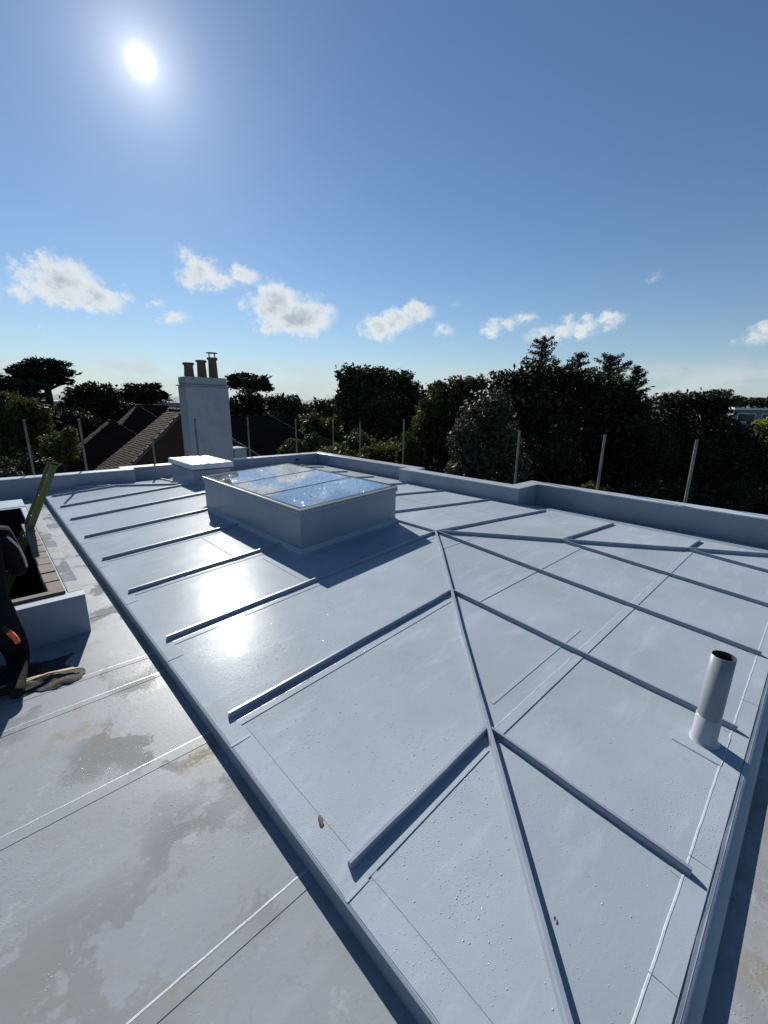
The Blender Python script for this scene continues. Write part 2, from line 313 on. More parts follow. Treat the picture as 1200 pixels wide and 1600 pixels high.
# ------------------------------------------------------------------ mesh helpers
class MB:
    def __init__(s): s.v = []; s.f = []; s.sm = []
    def add(s, vs, fs, smooth=False):
        k = len(s.v); s.v += [tuple(v) for v in vs]; s.f += [tuple(i+k for i in f) for f in fs]; s.sm += [smooth]*len(fs); return s
    def box(s, a, b):
        (x0,y0,z0),(x1,y1,z1) = a, b
        return s.add([(x0,y0,z0),(x1,y0,z0),(x1,y1,z0),(x0,y1,z0),(x0,y0,z1),(x1,y0,z1),(x1,y1,z1),(x0,y1,z1)],
              [(0,3,2,1),(4,5,6,7),(0,1,5,4),(1,2,6,5),(2,3,7,6),(3,0,4,7)])
    def prism(s, top, thick=None, bottom=None):          # top: CCW polygon (3D)
        n = len(top); top = [Vector(t) for t in top]
        bot = [Vector(b) for b in bottom] if bottom else [t-Vector((0,0,thick)) for t in top]
        return s.add(top+bot, [tuple(range(n)), tuple(range(2*n-1, n-1, -1))]+[(i, n+i, n+(i+1)%n, (i+1)%n) for i in range(n)])
    def sweep(s, path, prof, up=Vector((0,0,1)), cap=True, smooth=False):   # prof: (side, up) pairs
        path = [Vector(q) for q in path]; n = len(prof); vs = []; fs = []
        for i, q in enumerate(path):
            t = (path[min(i+1, len(path)-1)]-path[max(i-1, 0)]).normalized()
            sd = t.cross(up).normalized(); u = sd.cross(t)
            vs += [q+sd*a+u*b for a, b in prof]
        for i in range(len(path)-1):
            for j in range(n):
                a, b = i*n+j, i*n+(j+1)%n; fs.append((a, b, b+n, a+n))
        s.add(vs, fs, smooth)
        if cap: s.add(vs[:n], [tuple(range(n-1,-1,-1))]); s.add(vs[-n:], [tuple(range(n))])
        return s
    def tube(s, path, rad, n=10, cap=True):
        path = [Vector(q) for q in path]
        if isinstance(rad, (int, float)): rad = [rad]*len(path)
        vs = []; fs = []
        t0 = (path[1]-path[0]).normalized(); ref = Vector((1,0,0)) if abs(t0.z) > .8 else Vector((0,0,1))
        for i, (q, r) in enumerate(zip(path, rad)):
            t = (path[min(i+1, len(path)-1)]-path[max(i-1, 0)]).normalized()
            a = t.cross(ref).normalized(); b = t.cross(a)
            vs += [q+(a*math.cos(k*2*math.pi/n)+b*math.sin(k*2*math.pi/n))*r for k in range(n)]
        for i in range(len(path)-1):
            for j in range(n):
                a, b = i*n+j, i*n+(j+1)%n; fs.append((a, a+n, b+n, b))
        s.add(vs, fs, True)
        if cap: s.add(vs[:n], [tuple(range(n))]); s.add(vs[-n:], [tuple(range(n-1,-1,-1))])
        return s
    def lathe(s, c, prof, n=24):                        # prof (r, z)
        vs = []; fs = []
        for r, z in prof: vs += [(c[0]+r*math.cos(k*2*math.pi/n), c[1]+r*math.sin(k*2*math.pi/n), c[2]+z) for k in range(n)]
        for i in range(len(prof)-1):
            for j in range(n): a, b = i*n+j, i*n+(j+1)%n; fs.append((a, b, b+n, a+n))
        return s.add(vs, fs, True)
    def build(s, name, mat, parent=None, bevel=0, seg=2):
        off = parent_loc(parent)
        me = bpy.data.meshes.new(name)
        me.from_pydata([(v[0]-off[0], v[1]-off[1], v[2]-off[2]) for v in s.v], [], s.f)
        me.polygons.foreach_set('use_smooth', s.sm); me.materials.append(M[mat] if isinstance(mat, str) else mat)
        if bevel:
            bm = bmesh.new(); bm.from_mesh(me); bmesh.ops.remove_doubles(bm, verts=bm.verts, dist=1e-5)
            bmesh.ops.recalc_face_normals(bm, faces=bm.faces)
            bmesh.ops.bevel(bm, geom=[e for e in bm.edges if e.is_manifold and e.calc_face_angle(0) > .4], offset=bevel, segments=seg, profile=.5, affect='EDGES', clamp_overlap=True)
            bm.to_mesh(me); bm.free()
        o = bpy.data.objects.new(name, me); COL.objects.link(o)
        if parent: o.parent = parent
        return o
WLOC = {}
def parent_loc(o):
    x = Vector((0,0,0))
    while o is not None: x = x+o.location; o = o.parent
    return x
def tag(o, label=None, cat=None, group=None, kind=None):
    if label: o['label'] = label
    if cat: o['category'] = cat
    if group: o['group'] = group
    if kind: o['kind'] = kind
    return o
def thing(name, loc, label, cat, group=None):
    o = bpy.data.objects.new(name, None); COL.objects.link(o); o.location = loc; o.empty_display_size = .2
    return tag(o, label, cat, group)
def npmesh(name, V, Fq, mat, parent=None, smooth=False):
    off = np.array(parent_loc(parent))
    V = np.asarray(V, np.float32)-off.astype(np.float32); Fq = np.asarray(Fq, np.int32)
    me = bpy.data.meshes.new(name); n, k = Fq.shape
    me.vertices.add(len(V)); me.vertices.foreach_set('co', V.ravel())
    me.loops.add(n*k); me.loops.foreach_set('vertex_index', Fq.ravel())
    me.polygons.add(n); me.polygons.foreach_set('loop_start', np.arange(0, n*k, k, dtype=np.int32))
    if smooth: me.polygons.foreach_set('use_smooth', np.ones(n, bool))
    me.update(calc_edges=True); me.materials.append(M[mat])
    o = bpy.data.objects.new(name, me); COL.objects.link(o)
    if parent: o.parent = parent
    return o

# ------------------------------------------------------------------ ground, sea, far shore
GZ = -6.0
g = []; N = 24
mb = MB(); S = 2600
mb.add([(-S,-S,GZ),(S,-S,GZ),(S,S,GZ),(-S,S,GZ)], [(0,1,2,3)])
tag(mb.build('ground', 'ground'), kind='structure')
mb = MB(); mb.add([(-12000,-12000,GZ-6),(12000,-12000,GZ-6),(12000,12000,GZ-6),(-12000,12000,GZ-6)], [(0,1,2,3)])
tag(mb.build('sea', 'sea'), kind='structure')
mb = MB(); vs = []; nn = 200
for i in range(nn+1):
    a = math.radians(-40+160*i/nn); h = 95+38*math.sin(i*.21)+22*math.sin(i*.53+1)+9*math.sin(i*1.3)
    if i > 60: h *= .75
    for r, z in ((8200, -14), (8700, h*.75), (9300, h), (10200, -14)): vs.append((r*math.sin(a), r*math.cos(a), z))
fs = [(i*4+j, (i+1)*4+j, (i+1)*4+j+1, i*4+j+1) for i in range(nn) for j in range(3)]
mb.add(vs, fs, True); tag(mb.build('hills', 'hills'), kind='structure')

# ------------------------------------------------------------------ the hipped membrane roof
XR, Y1, Y2, YF, XE, ZR, DZ = 3.404, 3.404, 8.075, 11.48, 6.90, .238, -.09
XE2 = 2*XR
def rz(x, y): return ZR*min(x/XR, (2*XR-x)/XR, y/Y1, (YF-y)/Y1)
RIBS = [1.092, 2.251, 3.404, 4.57, 5.756, 6.887, 8.075, 9.162, 10.288]
roof = thing('flat_roof', (0,0,0), 'blue-grey membrane roof, low hipped and ribbed, filling the middle and right foreground', 'roof')
def clip(poly, ax, lo, hi):
    for sgn, lim in ((1, lo), (-1, -hi)):
        out = []
        for i in range(len(poly)):
            a, b = poly[i], poly[(i+1) % len(poly)]
            da, db = sgn*a[ax]-lim, sgn*b[ax]-lim
            if da >= 0: out.append(a)
            if da*db < -1e-12:
                t = da/(da-db); out.append((a[0]+t*(b[0]-a[0]), a[1]+t*(b[1]-a[1])))
        poly = out
        if len(poly) < 3: return []
    return poly
YEND = 10.95
SE = .045
west = [(0,0),(XR,Y1),(XR,Y2),(0,YF)]; east = [(XE,-.09),(XE,YF+.09),(XR,Y2),(XR,Y1)]
south = [(0,0),(XE,0),(XR,Y1)]; south = [(0,0),(XE2,0),(XR,Y1)]; north = [(0,YF),(XR,Y2),(XE2,YF)]
def sheet(poly, plane):
    if len(poly) < 3: return
    pts = [(x, y, plane(x, y)) for x, y in poly]
    a = sum(pts[i][0]*pts[(i+1)%len(pts)][1]-pts[(i+1)%len(pts)][0]*pts[i][1] for i in range(len(pts)))
    if abs(a) < 1e-3: return
    if a < 0: pts.reverse()
    MB().prism(pts, .004).build('membrane_sheet', 'memb', roof)
pw = lambda x, y: ZR*x/XR; pe = lambda x, y: ZR*(XE2-x)/XR; ps = lambda x, y: ZR*y/Y1; pn = lambda x, y: ZR*(YF-y)/Y1
cuts = [0]+RIBS+[11.3]
for a, b in zip(cuts, cuts[1:]):
    for poly, pl in ((west, pw), (east, pe)):
        q = clip(poly, 1, a, min(b, 11.3))
        q = clip(q, 1, SE, 11.3) if q else q
        sheet(q, pl)
XC = [0, RIBS[0], RIBS[1], XR, XE2-RIBS[1], XE2-RIBS[0], XE2]
for a, b in zip(XC, XC[1:]):
    q = clip(south, 0, a, b); sheet(clip(q, 1, SE, 9) if q else q, ps)
    q = clip(north, 0, a, b); sheet(clip(q, 1, 0, 11.3) if q else q, pn)
# deck body below the sheets, its kerb faces and bevelled south edge
mb = MB(); D = .006
base = [(0,SE),(XE,SE),(XE,YF),(0,YF)]
V = [(0,SE,-D),(XE,SE,-D),(XE,YF,-D),(0,YF,-D),(XR,Y1,ZR-D),(XR,Y2,ZR-D),(0,SE,-.6),(XE,SE,-.6),(XE,YF,-.6),(0,YF,-.6)]
mb.add(V, [(0,1,4),(1,2,5,4),(2,3,5),(3,0,4,5),(0,6,7,1),(1,7,8,2),(2,8,9,3),(3,9,6,0)]); mb.build('roof_deck', 'memb_up', roof)
MB().prism([(-.004,SE-.045,.0005),(-.004,YEND,.0005),(-.004,YEND,-.12),(-.004,SE-.045,-.12)], bottom=[(.006,SE-.045,.0045),(.006,YEND,.0045),(.006,YEND,-.12),(.006,SE-.045,-.12)]).build('kerb_fascia', 'memb_up', roof)
n = 40; vs = []
for i in range(n+1):
    x = XE*i/n; w = .0022*math.sin(i*1.7)+.0018*math.sin(i*4.1)
    vs += [(x, SE+.012+w, ps(0,SE)+.0035), (x, SE-.004, .001), (x, -.002, -.022), (x, -.002, -.13)]
MB().add(vs, [(i*4+j, i*4+j+1, i*4+j+5, i*4+j+4) for i in range(n) for j in range(3)], True).build('south_edge_trim', 'memb_flash', roof)
# raised ribs
def ribprof(w=.028, h=.042):
    return [(-w*.62,0),(-w*.5,h*.78),(-w*.33,h*.97),(w*.33,h*.97),(w*.5,h*.78),(w*.62,0)]
def rib(a, b, w=.023, h=.037, name='rib'):
    n = 8; pth = []
    for i in range(n+1):
        t = i/n; x = a[0]+(b[0]-a[0])*t; y = a[1]+(b[1]-a[1])*t
        k = .007*math.sin(t*9+a[1]*3)+.005*math.sin(t*23+a[0]*5)
        pth.append((x+k*(b[1]-a[1])/6, y-k*(b[0]-a[0])/6, a[2]+(b[2]-a[2])*t))
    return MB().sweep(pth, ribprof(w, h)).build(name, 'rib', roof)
def P3(x, y): return (x, y, rz(x, y)-.002)
SKY0, SKY1 = 4.11, 7.02                 # the rooflight interrupts these ribs
for i, y in enumerate(RIBS):
    xt = y if y < Y1 else (YF-y if y > Y2 else XR)
    xt = min(xt, XR)
    x1 = xt-.02
    if SKY0 < y < SKY1: x1 = 1.83
    if i == 8: pass
    rib(P3(.09, y), P3(x1, y))
    xe0 = XE2-xt+.02; xe1 = 6.53 if y < 4.2 or y > 7.0 else 6.5
    if SKY0 < y < SKY1: xe0 = 3.42
    rib(P3(xe1, y), P3(xe0, y))
for x in (RIBS[0], RIBS[1], XR, XE2-RIBS[1], XE2-RIBS[0]):
    yt = min(x, XE2-x)
    rib(P3(x, .125), P3(x, yt-.02))
    if abs(x-XR) > .1 or 1:
        if x == RIBS[1]: rib(P3(2.22, 10.9), P3(2.22, 9.26))
        elif x == XR: rib(P3(x, 10.9), P3(x, 8.1))
        else: rib(P3(x, 10.9), P3(x, YF-yt+.02))
hw, hh = .025, .042
def patch(x, y, wx, wy):
    j = lambda: random.uniform(-.006, .006)
    MB().prism([(px+j(), py+j(), rz(px, py)+.0016+.0004*random.random()) for px, py in ((x-wx,y-wy),(x+wx,y-wy),(x+wx,y+wy),(x-wx,y+wy))], .0016).build('end_patch', 'memb_flash', roof)
for y in RIBS[:7]: patch(.10, y, .05, .045)
for x in (RIBS[0], RIBS[1], XR): patch(x, .15, .05, .04)
rib(P3(.16,.16), P3(XR, Y1), hw, hh, 'hip_rib'); rib(P3(XE2-.2,.2), P3(XR+.01, Y1), hw, hh, 'hip_rib')
rib(P3(.55, YF-.55), P3(XR, Y2), hw, hh, 'hip_rib'); rib(P3(XE2-.55, YF-.55), P3(XR+.01, Y2), hw, hh, 'hip_rib')
rib(P3(XR, Y1), P3(XR, SKY0-.03), hw, hh*.8, 'ridge_rib'); rib(P3(XR, SKY1+.03), P3(XR, Y2), hw, hh*.8, 'ridge_rib')
# lapped and welded seams: a thin band with a bead along its leading edge
def lap(a, b, w=.055, t=.0032, bead=True, parent=None, zoff=.0, name='lap_seam', mat='memb_flash', zf=None, wav=.002):
    parent = parent or roof; zf = zf or rz
    a = Vector((*a, 0)); b = Vector((*b, 0)); L = (b-a).length; n = max(4, int(L/.12)); d = (b-a)/L; s = Vector((-d.y, d.x, 0))
    vs = []
    for i in range(n+1):
        q = a+d*(L*i/n); j = wav*random.uniform(-1,1)
        for o, h in ((0, -.001), (.001, t+.001), (w+j, t), (w+j+.001, -.001)):
            x = q+s*o; vs.append((x.x, x.y, zf(x.x, x.y)+h+zoff))
    MB().add(vs, [(i*4+j, (i+1)*4+j, (i+1)*4+j+1, i*4+j+1) for i in range(n) for j in range(3)]).build(name, mat, parent)
    if bead:
        bh = 1. if parent is roof else .3
        pth = []
        for i in range(n*2+1):
            q = a+d*(L*i/(n*2))+s*(w+.004+wav*random.uniform(-1,1)); pth.append((q.x, q.y, zf(q.x, q.y)+.0005+zoff))
        MB().sweep(pth, [(-.005,0),(-.003,.0028*bh),(.003,.003*bh),(.005,0)]).build('weld_bead', 'weld', parent)
for i, y in enumerate(RIBS[:8]):
    yy = y-.115 if i != 0 else y-.085
    xt = min(yy, XR, YF-yy)
    if SKY0-.1 < yy < SKY1+.1: xt = 1.62
    if i < 6: lap((.11, yy), (xt-.03, yy), .05, .0028, i in (1,2,3))
lap((RIBS[0]+.02, RIBS[0]-.075), (XE2-RIBS[0]-.0, RIBS[0]-.075), .055)
lap((RIBS[1]+.02, RIBS[1]-.28), (XE2-RIBS[1]+.05, RIBS[1]-.28), .05)
lap((XR-.35, 2.98), (XR+.35, 2.98), .05, .002, False)
lap((RIBS[0]+.2, RIBS[0]+.09), (2.6, RIBS[0]+.09), .03, .0016, False)
# edge flashings: along the west kerb and the south edge
lap((.115, .12), (.115, YEND), .104, .0022, False, name='edge_flashing')
lap((.16, .13), (.16, 2.1), .03, .0018, False, name='edge_flashing')
lap((.2, .062), (XE-.1, .062), .078, .0026, True, name='edge_flashing', wav=.0012)
for x in (.62, 1.18, 2.63, 4.4):
    lap((x, .06), (x, .15), .0, .004, False, name='flashing_joint')
for y in (1.0, 2.02, 3.1, 4.3, 5.5, 6.6, 7.8, 9.1):
    lap((.004, y), (.115, y), .02, .0045, False, name='flashing_joint')
lap((1.42, 4.35), (1.42, 3.5), .012, .0022, False); lap((1.2, 5.7), (1.2, 4.62), .02, .0022, False)
lap((5.3, 4.5), (5.3, 3.5), .03, .002, False); lap((4.9, 5.7), (4.9, 4.6), .03, .002, False)
# rain beads: small flattened domes, far too many to count
def drops(n, fx, zf, parent, rmin=.0008, rmax=.0036):
    K = 6; V = np.zeros((n, 2*K+1, 3), np.float32); ok = 0
    ang = np.arange(K)*2*math.pi/K
    while ok < n:
        x, y = fx()
        if x is None: continue
        r = rmin+(rmax-rmin)*random.random()**3.2; z = zf(x, y); e = 1+random.random()*.5; th = random.random()*3.14
        ca, sa = math.cos(th), math.sin(th)
        for kk, (rr, hh) in enumerate(((1., 0.), (.72, .42))):
            px, py = rr*r*e*np.cos(ang), rr*r*np.sin(ang)
            V[ok, kk*K:(kk+1)*K, 0] = x+px*ca-py*sa; V[ok, kk*K:(kk+1)*K, 1] = y+px*sa+py*ca; V[ok, kk*K:(kk+1)*K, 2] = z+hh*r*.6
        V[ok, 2*K] = (x, y, z+r*.34); ok += 1
    F = []
    for k in range(K):
        k2 = (k+1) % K; F += [(k, k2, K+k2), (k, K+k2, K+k), (K+k, K+k2, 2*K)]
    F = np.array(F, np.int32); Fa = (F[None]+(np.arange(n)*(2*K+1))[:, None, None]).reshape(-1, 3)
    o = npmesh('water_droplets', V.reshape(-1, 3), Fa, 'drop', parent, True); o['kind'] = 'stuff'; return o
cl = [(random.uniform(.2, 3), random.uniform(.4, 3.3), random.uniform(.12, .5)) for _ in range(26)]
def west_near():
    if random.random() < .6:
        c = random.choice(cl); x = random.gauss(c[0], c[2]*.5); y = random.gauss(c[1], c[2]*.5)
    else: x = random.uniform(.03, 3.2); y = random.uniform(.1, 5.)
    if not (.02 < x < 3.3 and .1 < y < 5.2 and x < y+.1): return None, None
    return x, y
drops(4600, west_near, lambda x, y: rz(x, y)+.0005, roof)
def south_near():
    x = random.uniform(.3, 3.); y = random.uniform(.15, x) if random.random() < .7 else random.uniform(.15, .7)
    if y > x or y > .95*x+.05: return None, None
    return x, y
drops(380, south_near, lambda x, y: rz(x, y)+.0005, roof, .0008, .0032)

# ------------------------------------------------------------------ lower walkway deck
low = thing('lower_roof_deck', (0,0,DZ), 'stained lower walkway membrane below the kerb along the left foreground', 'roof')
WX0, WX1, WY0, WY1 = -2.6, -.30, 4.16, 8.50     # outline of the roof opening
for (a, b, c, d) in ((-5.5,-6,0,1.24),(-5.5,1.24,0,2.31),(-5.5,2.31,0,3.16),(-5.5,3.16,0,WY0+.03),(WX1-.03,WY0+.03,0,7.0),(WX1-.03,7.0,0,11.2),(-5.5,WY0+.03,WX0+.03,11.2),(WX0+.03,WY1-.03,WX1-.03,11.2),(XE,.05,9,12.2)):
    MB().box((a,b,DZ-.02),(c,d,DZ)).build('membrane_sheet', 'memb_low', low)
for (a, b, c, d) in ((0,-6,3.2,.05),(3.2,-6,9,.05)):
    MB().box((a,b,DZ-.02),(c,d,-.058)).build('membrane_sheet', 'memb_low', low)
zl = lambda x, y: DZ if x < 0 else -.058
def llap(a, b, w=.06, bead=True): lap(a, b, w, .0008, bead, low, 0, zf=zl, mat='memb_low', wav=.0015)
llap((-3, 2.25), (-.006, 2.25), .07); llap((-3, 1.20), (-.006, 1.20), .06); llap((-3, 3.10), (-.006, 3.10), .05)
llap((-.9, 3.42), (-.006, 3.40), .05); llap((-.29, 4.42), (-.006, 4.42), .04, False)
for y in (5.3, 6.4, 7.6): llap((-.285, y), (-.006, y), .03, False)
llap((3.0, -.02), (3.0, -3), .05); llap((1.6, -.30), (1.9, -2), .04, False)
cl2 = [(-.45, 2.75, .3), (-.3, 2.1, .25), (-.25, 1.75, .25), (-.6, 2.5, .2), (-.08, 2.9, .3), (-.35, 3.0, .15)]
def low_near():
    c = random.choice(cl2); x = random.gauss(c[0], c[2]*.5); y = random.gauss(c[1], c[2]*.6)
    return (x, y) if x < -.02 else (None, None)
drops(800, low_near, lambda x, y: DZ+.0003, low, .0008, .0032)

# ------------------------------------------------------------------ parapet walls
par = thing('parapet_wall', (3.4, 11.2, DZ), 'low blue-grey membrane-clad parapet stepping round the far and right roof edges', 'wall')
PT = .325
def wallseg(x0, y0, x1, y1):
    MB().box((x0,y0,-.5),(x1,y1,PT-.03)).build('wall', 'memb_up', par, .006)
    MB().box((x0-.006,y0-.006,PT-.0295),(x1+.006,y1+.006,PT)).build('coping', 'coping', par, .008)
wallseg(-5.5, 10.95, 1.72, 11.25)
wallseg(1.52, 11.258, 7.30, 11.56)
wallseg(6.98, 6.99, 7.28, 11.248)
wallseg(6.66, 4.04, 6.968, 7.28)
wallseg(6.98, 4.04, 7.42, 4.34)
wallseg(7.43, -6.0, 7.73, 4.34)
for a, b in (((-5.5,10.946),(1.716,10.946)),((1.73,11.254),(6.97,11.254))):      # welt at the foot
    MB().sweep([(a[0],a[1],.02),(b[0],b[1],.02)], [(0,0),(.004,0),(.004,.05),(0,.05)]).build('upstand_welt', 'memb_up', par)
MB().tube([(6.2,11.25,.18),(6.2,11.13,.18)], .03, 12).build('overflow_spout', 'gasket', par)
# body of the building under the roof
bld = thing('building', (3.4, 4, GZ), 'rendered building body carrying the blue-grey roof', 'building')
for a, b in (((-5.4,-5.9,GZ),(7.70,-5.6,-.62)),((-5.4,11.2,GZ),(7.70,11.5,-.62)),((-5.4,-5.595,GZ),(-5.1,11.195,-.62)),((7.40,-5.595,GZ),(7.70,11.195,-.62))):
    MB().box(a, b).build('wall', 'render', bld)

# ------------------------------------------------------------------ rooflight
rl = thing('rooflight', (2.6, 5.5, .13), 'large three-pane glass rooflight on a blue-grey upstand in the roof centre', 'rooflight')
X0, X1r, YA, YB = 1.81, 3.38, 4.13, 7.0; Z0, Z1 = .645, .735
zt = lambda x: Z0+(Z1-Z0)*(x-X0)/(X1r-X0)
def tilted(x0, x1, y0, y1, t, d=0):
    return MB().prism([(x0,y0,zt(x0)+d),(x1,y0,zt(x1)+d),(x1,y1,zt(x1)+d),(x0,y1,zt(x0)+d)], t)
ub = .012
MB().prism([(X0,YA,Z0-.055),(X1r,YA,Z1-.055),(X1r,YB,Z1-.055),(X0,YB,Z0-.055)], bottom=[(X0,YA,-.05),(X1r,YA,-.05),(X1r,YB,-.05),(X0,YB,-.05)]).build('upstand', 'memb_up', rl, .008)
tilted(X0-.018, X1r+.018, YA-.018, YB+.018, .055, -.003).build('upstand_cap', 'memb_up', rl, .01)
# sloped flashing round the base
fl = .105; base = []
for (sx, sy, x, y) in ((-1,-1,X0,YA),(1,-1,X1r,YA),(1,1,X1r,YB),(-1,1,X0,YB)):
    base.append(((x+sx*fl, y+sy*fl), (x+sx*.004, y+sy*.004)))
for i in range(4):
    (o1, i1), (o2, i2) = base[i], base[(i+1)%4]; n = 12; vs = []
    for j in range(n+1):
        t = j/n; ox, oy = o1[0]+(o2[0]-o1[0])*t, o1[1]+(o2[1]-o1[1])*t; ix, iy = i1[0]+(i2[0]-i1[0])*t, i1[1]+(i2[1]-i1[1])*t
        mx, my = (ox*.45+ix*.55), (oy*.45+iy*.55)
        vs += [(ox, oy, rz(ox, oy)-.001), (ox, oy, rz(ox, oy)+.003), (mx, my, rz(mx, my)+.007), (ix, iy, rz(ix, iy)+.055)]
    MB().add(vs, [(j*4+k, (j+1)*4+k, (j+1)*4+k+1, j*4+k+1) for j in range(n) for k in range(3)]).build('base_flashing', 'memb_flash', rl)
fr = .045
for a in ((X0-.012, X1r+.012, YA-.012, YA+fr), (X0-.012, X1r+.012, YB-fr, YB+.012), (X0-.012, X0+fr, YA+fr, YB-fr), (X1r-fr, X1r+.012, YA+fr, YB-fr)):
    tilted(*a, .026, .026).build('frame', 'gasket', rl, .004)
for a in ((X0-.017, X1r+.017, YA-.017, YA-.012), (X0-.017, X0-.012, YA-.012, YB+.012)):
    tilted(*a, .024, .027).build('trim', 'alu', rl)
L = (YB-YA)/3
for i in range(3):
    y0 = YA+L*i+(fr if i == 0 else .012); y1 = YA+L*(i+1)-(fr if i == 2 else .012)
    pane = tilted(X0+fr, X1r-fr, y0, y1, .008, .024).build('glass_pane', 'glass', rl)
    def fp(y0=y0, y1=y1): return random.uniform(X0+fr+.01, X1r-fr-.01), random.uniform(y0+.01, y1-.01)
    drops(650, fp, lambda x, y: zt(x)+.0241, rl, .003, .011).parent
    tilted(X0+fr+.002, X1r-fr-.002, y0+.002, y1-.002, .004, .002).build('added_backing', 'backing', rl)  # added pale panel close under the glass, there to brighten the pane
for i in (1, 2):
    tilted(X0+fr, X1r-fr, YA+L*i-.012, YA+L*i+.012, .02, .0275).build('glazing_bar', 'gasket', rl, .003)

# ------------------------------------------------------------------ small hatch box near the far parapet
hb = thing('roof_hatch', (2.78, 9.8, .1), 'small boxed roof hatch with a flat off-white lid beside the far parapet', 'hatch')
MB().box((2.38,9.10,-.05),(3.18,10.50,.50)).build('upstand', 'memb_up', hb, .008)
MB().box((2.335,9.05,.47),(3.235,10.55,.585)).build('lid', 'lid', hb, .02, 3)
MB().box((2.36,9.075,.452),(3.21,10.525,.4695)).build('lid_seal', 'gasket', hb)
for (x0,y0,x1,y1) in ((2.30,9.02,3.26,9.02),(2.30,9.02,2.30,10.55)):
    n = 6; vs = []
    for j in range(n+1):
        t = j/n; x = x0+(x1-x0)*t; y = y0+(y1-y0)*t
        ix, iy = (x, 9.098) if y0 == y1 else (2.378, y)
        vs += [(x, y, rz(x,y)+.001), (x, y, rz(x,y)+.004), (ix, iy, rz(ix,iy)+.06)]
    MB().add(vs, [(j*3+k, (j+1)*3+k, (j+1)*3+k+1, j*3+k+1) for j in range(n) for k in range(2)]).build('base_flashing', 'memb_flash', hb)

# ------------------------------------------------------------------ vent pipe
vx, vy = 2.005, .245; vz = rz(vx, vy)
vp = thing('vent_pipe', (vx, vy, vz), 'grey plastic vent pipe with pale membrane collar near the right roof edge', 'pipe')
ro, ri, hp = .057, .0525, .545
MB().lathe((vx,vy,vz), [(ro,.13),(ro,hp),(ri,hp+.001)]).build('pipe', 'pvc', vp)
MB().lathe((vx,vy,vz), [(ri,hp+.001),(ri,-.1),(.001,-.1)]).build('pipe_bore', 'pipe_in', vp)
MB().lathe((vx,vy,vz), [(ro+.022,.002),(ro+.012,.008),(ro+.0045,.03),(ro+.003,.165),(ro+.0002,.167)]).build('collar', 'collar', vp)
q = [(vx-.15,vy-.105),(vx+.14,vy-.105),(vx+.15,vy+.13),(vx-.14,vy+.125)]
MB().prism([(x,y,rz(x,y)+.0035) for x, y in q], .0035).build('flashing_patch', 'memb_flash', vp)
MB().sweep([(x,y,rz(x,y)+.001) for x, y in (q[1],q[0],q[3])], [(-.004,0),(0,.0045),(.004,0)]).build('weld_bead', 'weld', vp)

# ------------------------------------------------------------------ opening in the lower deck with its upstand
well = thing('roof_opening', (-1.4, 6.3, DZ), 'open roof well with a blue-grey upstand at the left edge, ladder inside', 'opening')
WT = .252; th = .165
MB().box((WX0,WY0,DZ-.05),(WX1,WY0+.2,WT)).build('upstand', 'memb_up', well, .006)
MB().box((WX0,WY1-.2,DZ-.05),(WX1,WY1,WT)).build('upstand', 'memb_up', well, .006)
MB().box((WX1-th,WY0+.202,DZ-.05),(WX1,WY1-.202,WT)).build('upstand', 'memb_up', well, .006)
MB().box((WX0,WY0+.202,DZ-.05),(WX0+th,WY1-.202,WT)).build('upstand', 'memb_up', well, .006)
for (a, b) in (((WX0,WY0,WT),(WX1,WY0+.2,WT)), ):
    MB().box((WX0-.004,WY0-.004,WT+.0005),(WX1+.004,WY0+.12,WT+.008)).build('upstand_cap', 'coping', well, .003)
MB().box((WX1-.10,WY0+.125,WT+.0005),(WX1+.004,WY1,WT+.008)).build('upstand_cap', 'memb_low', well, .003)
MB().box((WX0,WY1-.12,WT+.0005),(WX1-.105,WY1+.5,WT+.008)).build('upstand_cap', 'coping', well, .003)
MB().box((WX0+.12,WY0+.124,WT+.0005),(WX1-.115,WY0+.2,WT+.03)).build('timber_plate', 'oldbrick', well, .004)
y = WY0+.215
for i in range(11):
    l = .25+random.uniform(-.03,.03)
    if y+l > 7.3: break
    MB().box((WX1-th-.055+random.uniform(-.01,.006),y,WT-.055),(WX1-.112,y+l-.018,WT+.012+random.uniform(0,.01))).build('brick', 'oldbrick', well, .005)
    y += l
for (a, b) in (((WX0+th,WY0+.2,-3),(WX0+th+.01,WY1-.2,DZ-.05)),((WX1-th-.01,WY0+.2,-3),(WX1-th,WY1-.2,DZ-.05)),((WX0+th,WY0+.19,-3),(WX1-th,WY0+.2,DZ-.05)),((WX0+th,WY1-.2,-3),(WX1-th,WY1-.19,DZ-.05))):
    MB().box(a, b).build('shade_painted_lining', 'wellin', well)
for (a, b) in (((WX1-th-.008,WY0+.202,DZ-.05),(WX1-th-.0005,WY1-.202,WT-.06)),((WX0+th,WY1-.208,DZ-.05),(WX1-th-.009,WY1-.2005,WT-.004))):  # dark sheets added over the inner faces as painted shade
    MB().box(a, b).build('shade_painted_lining', 'wellin', well)
MB().box((WX0,WY0,-3.02),(WX1,WY1,-3)).build('shaft_floor', 'wellin', well)

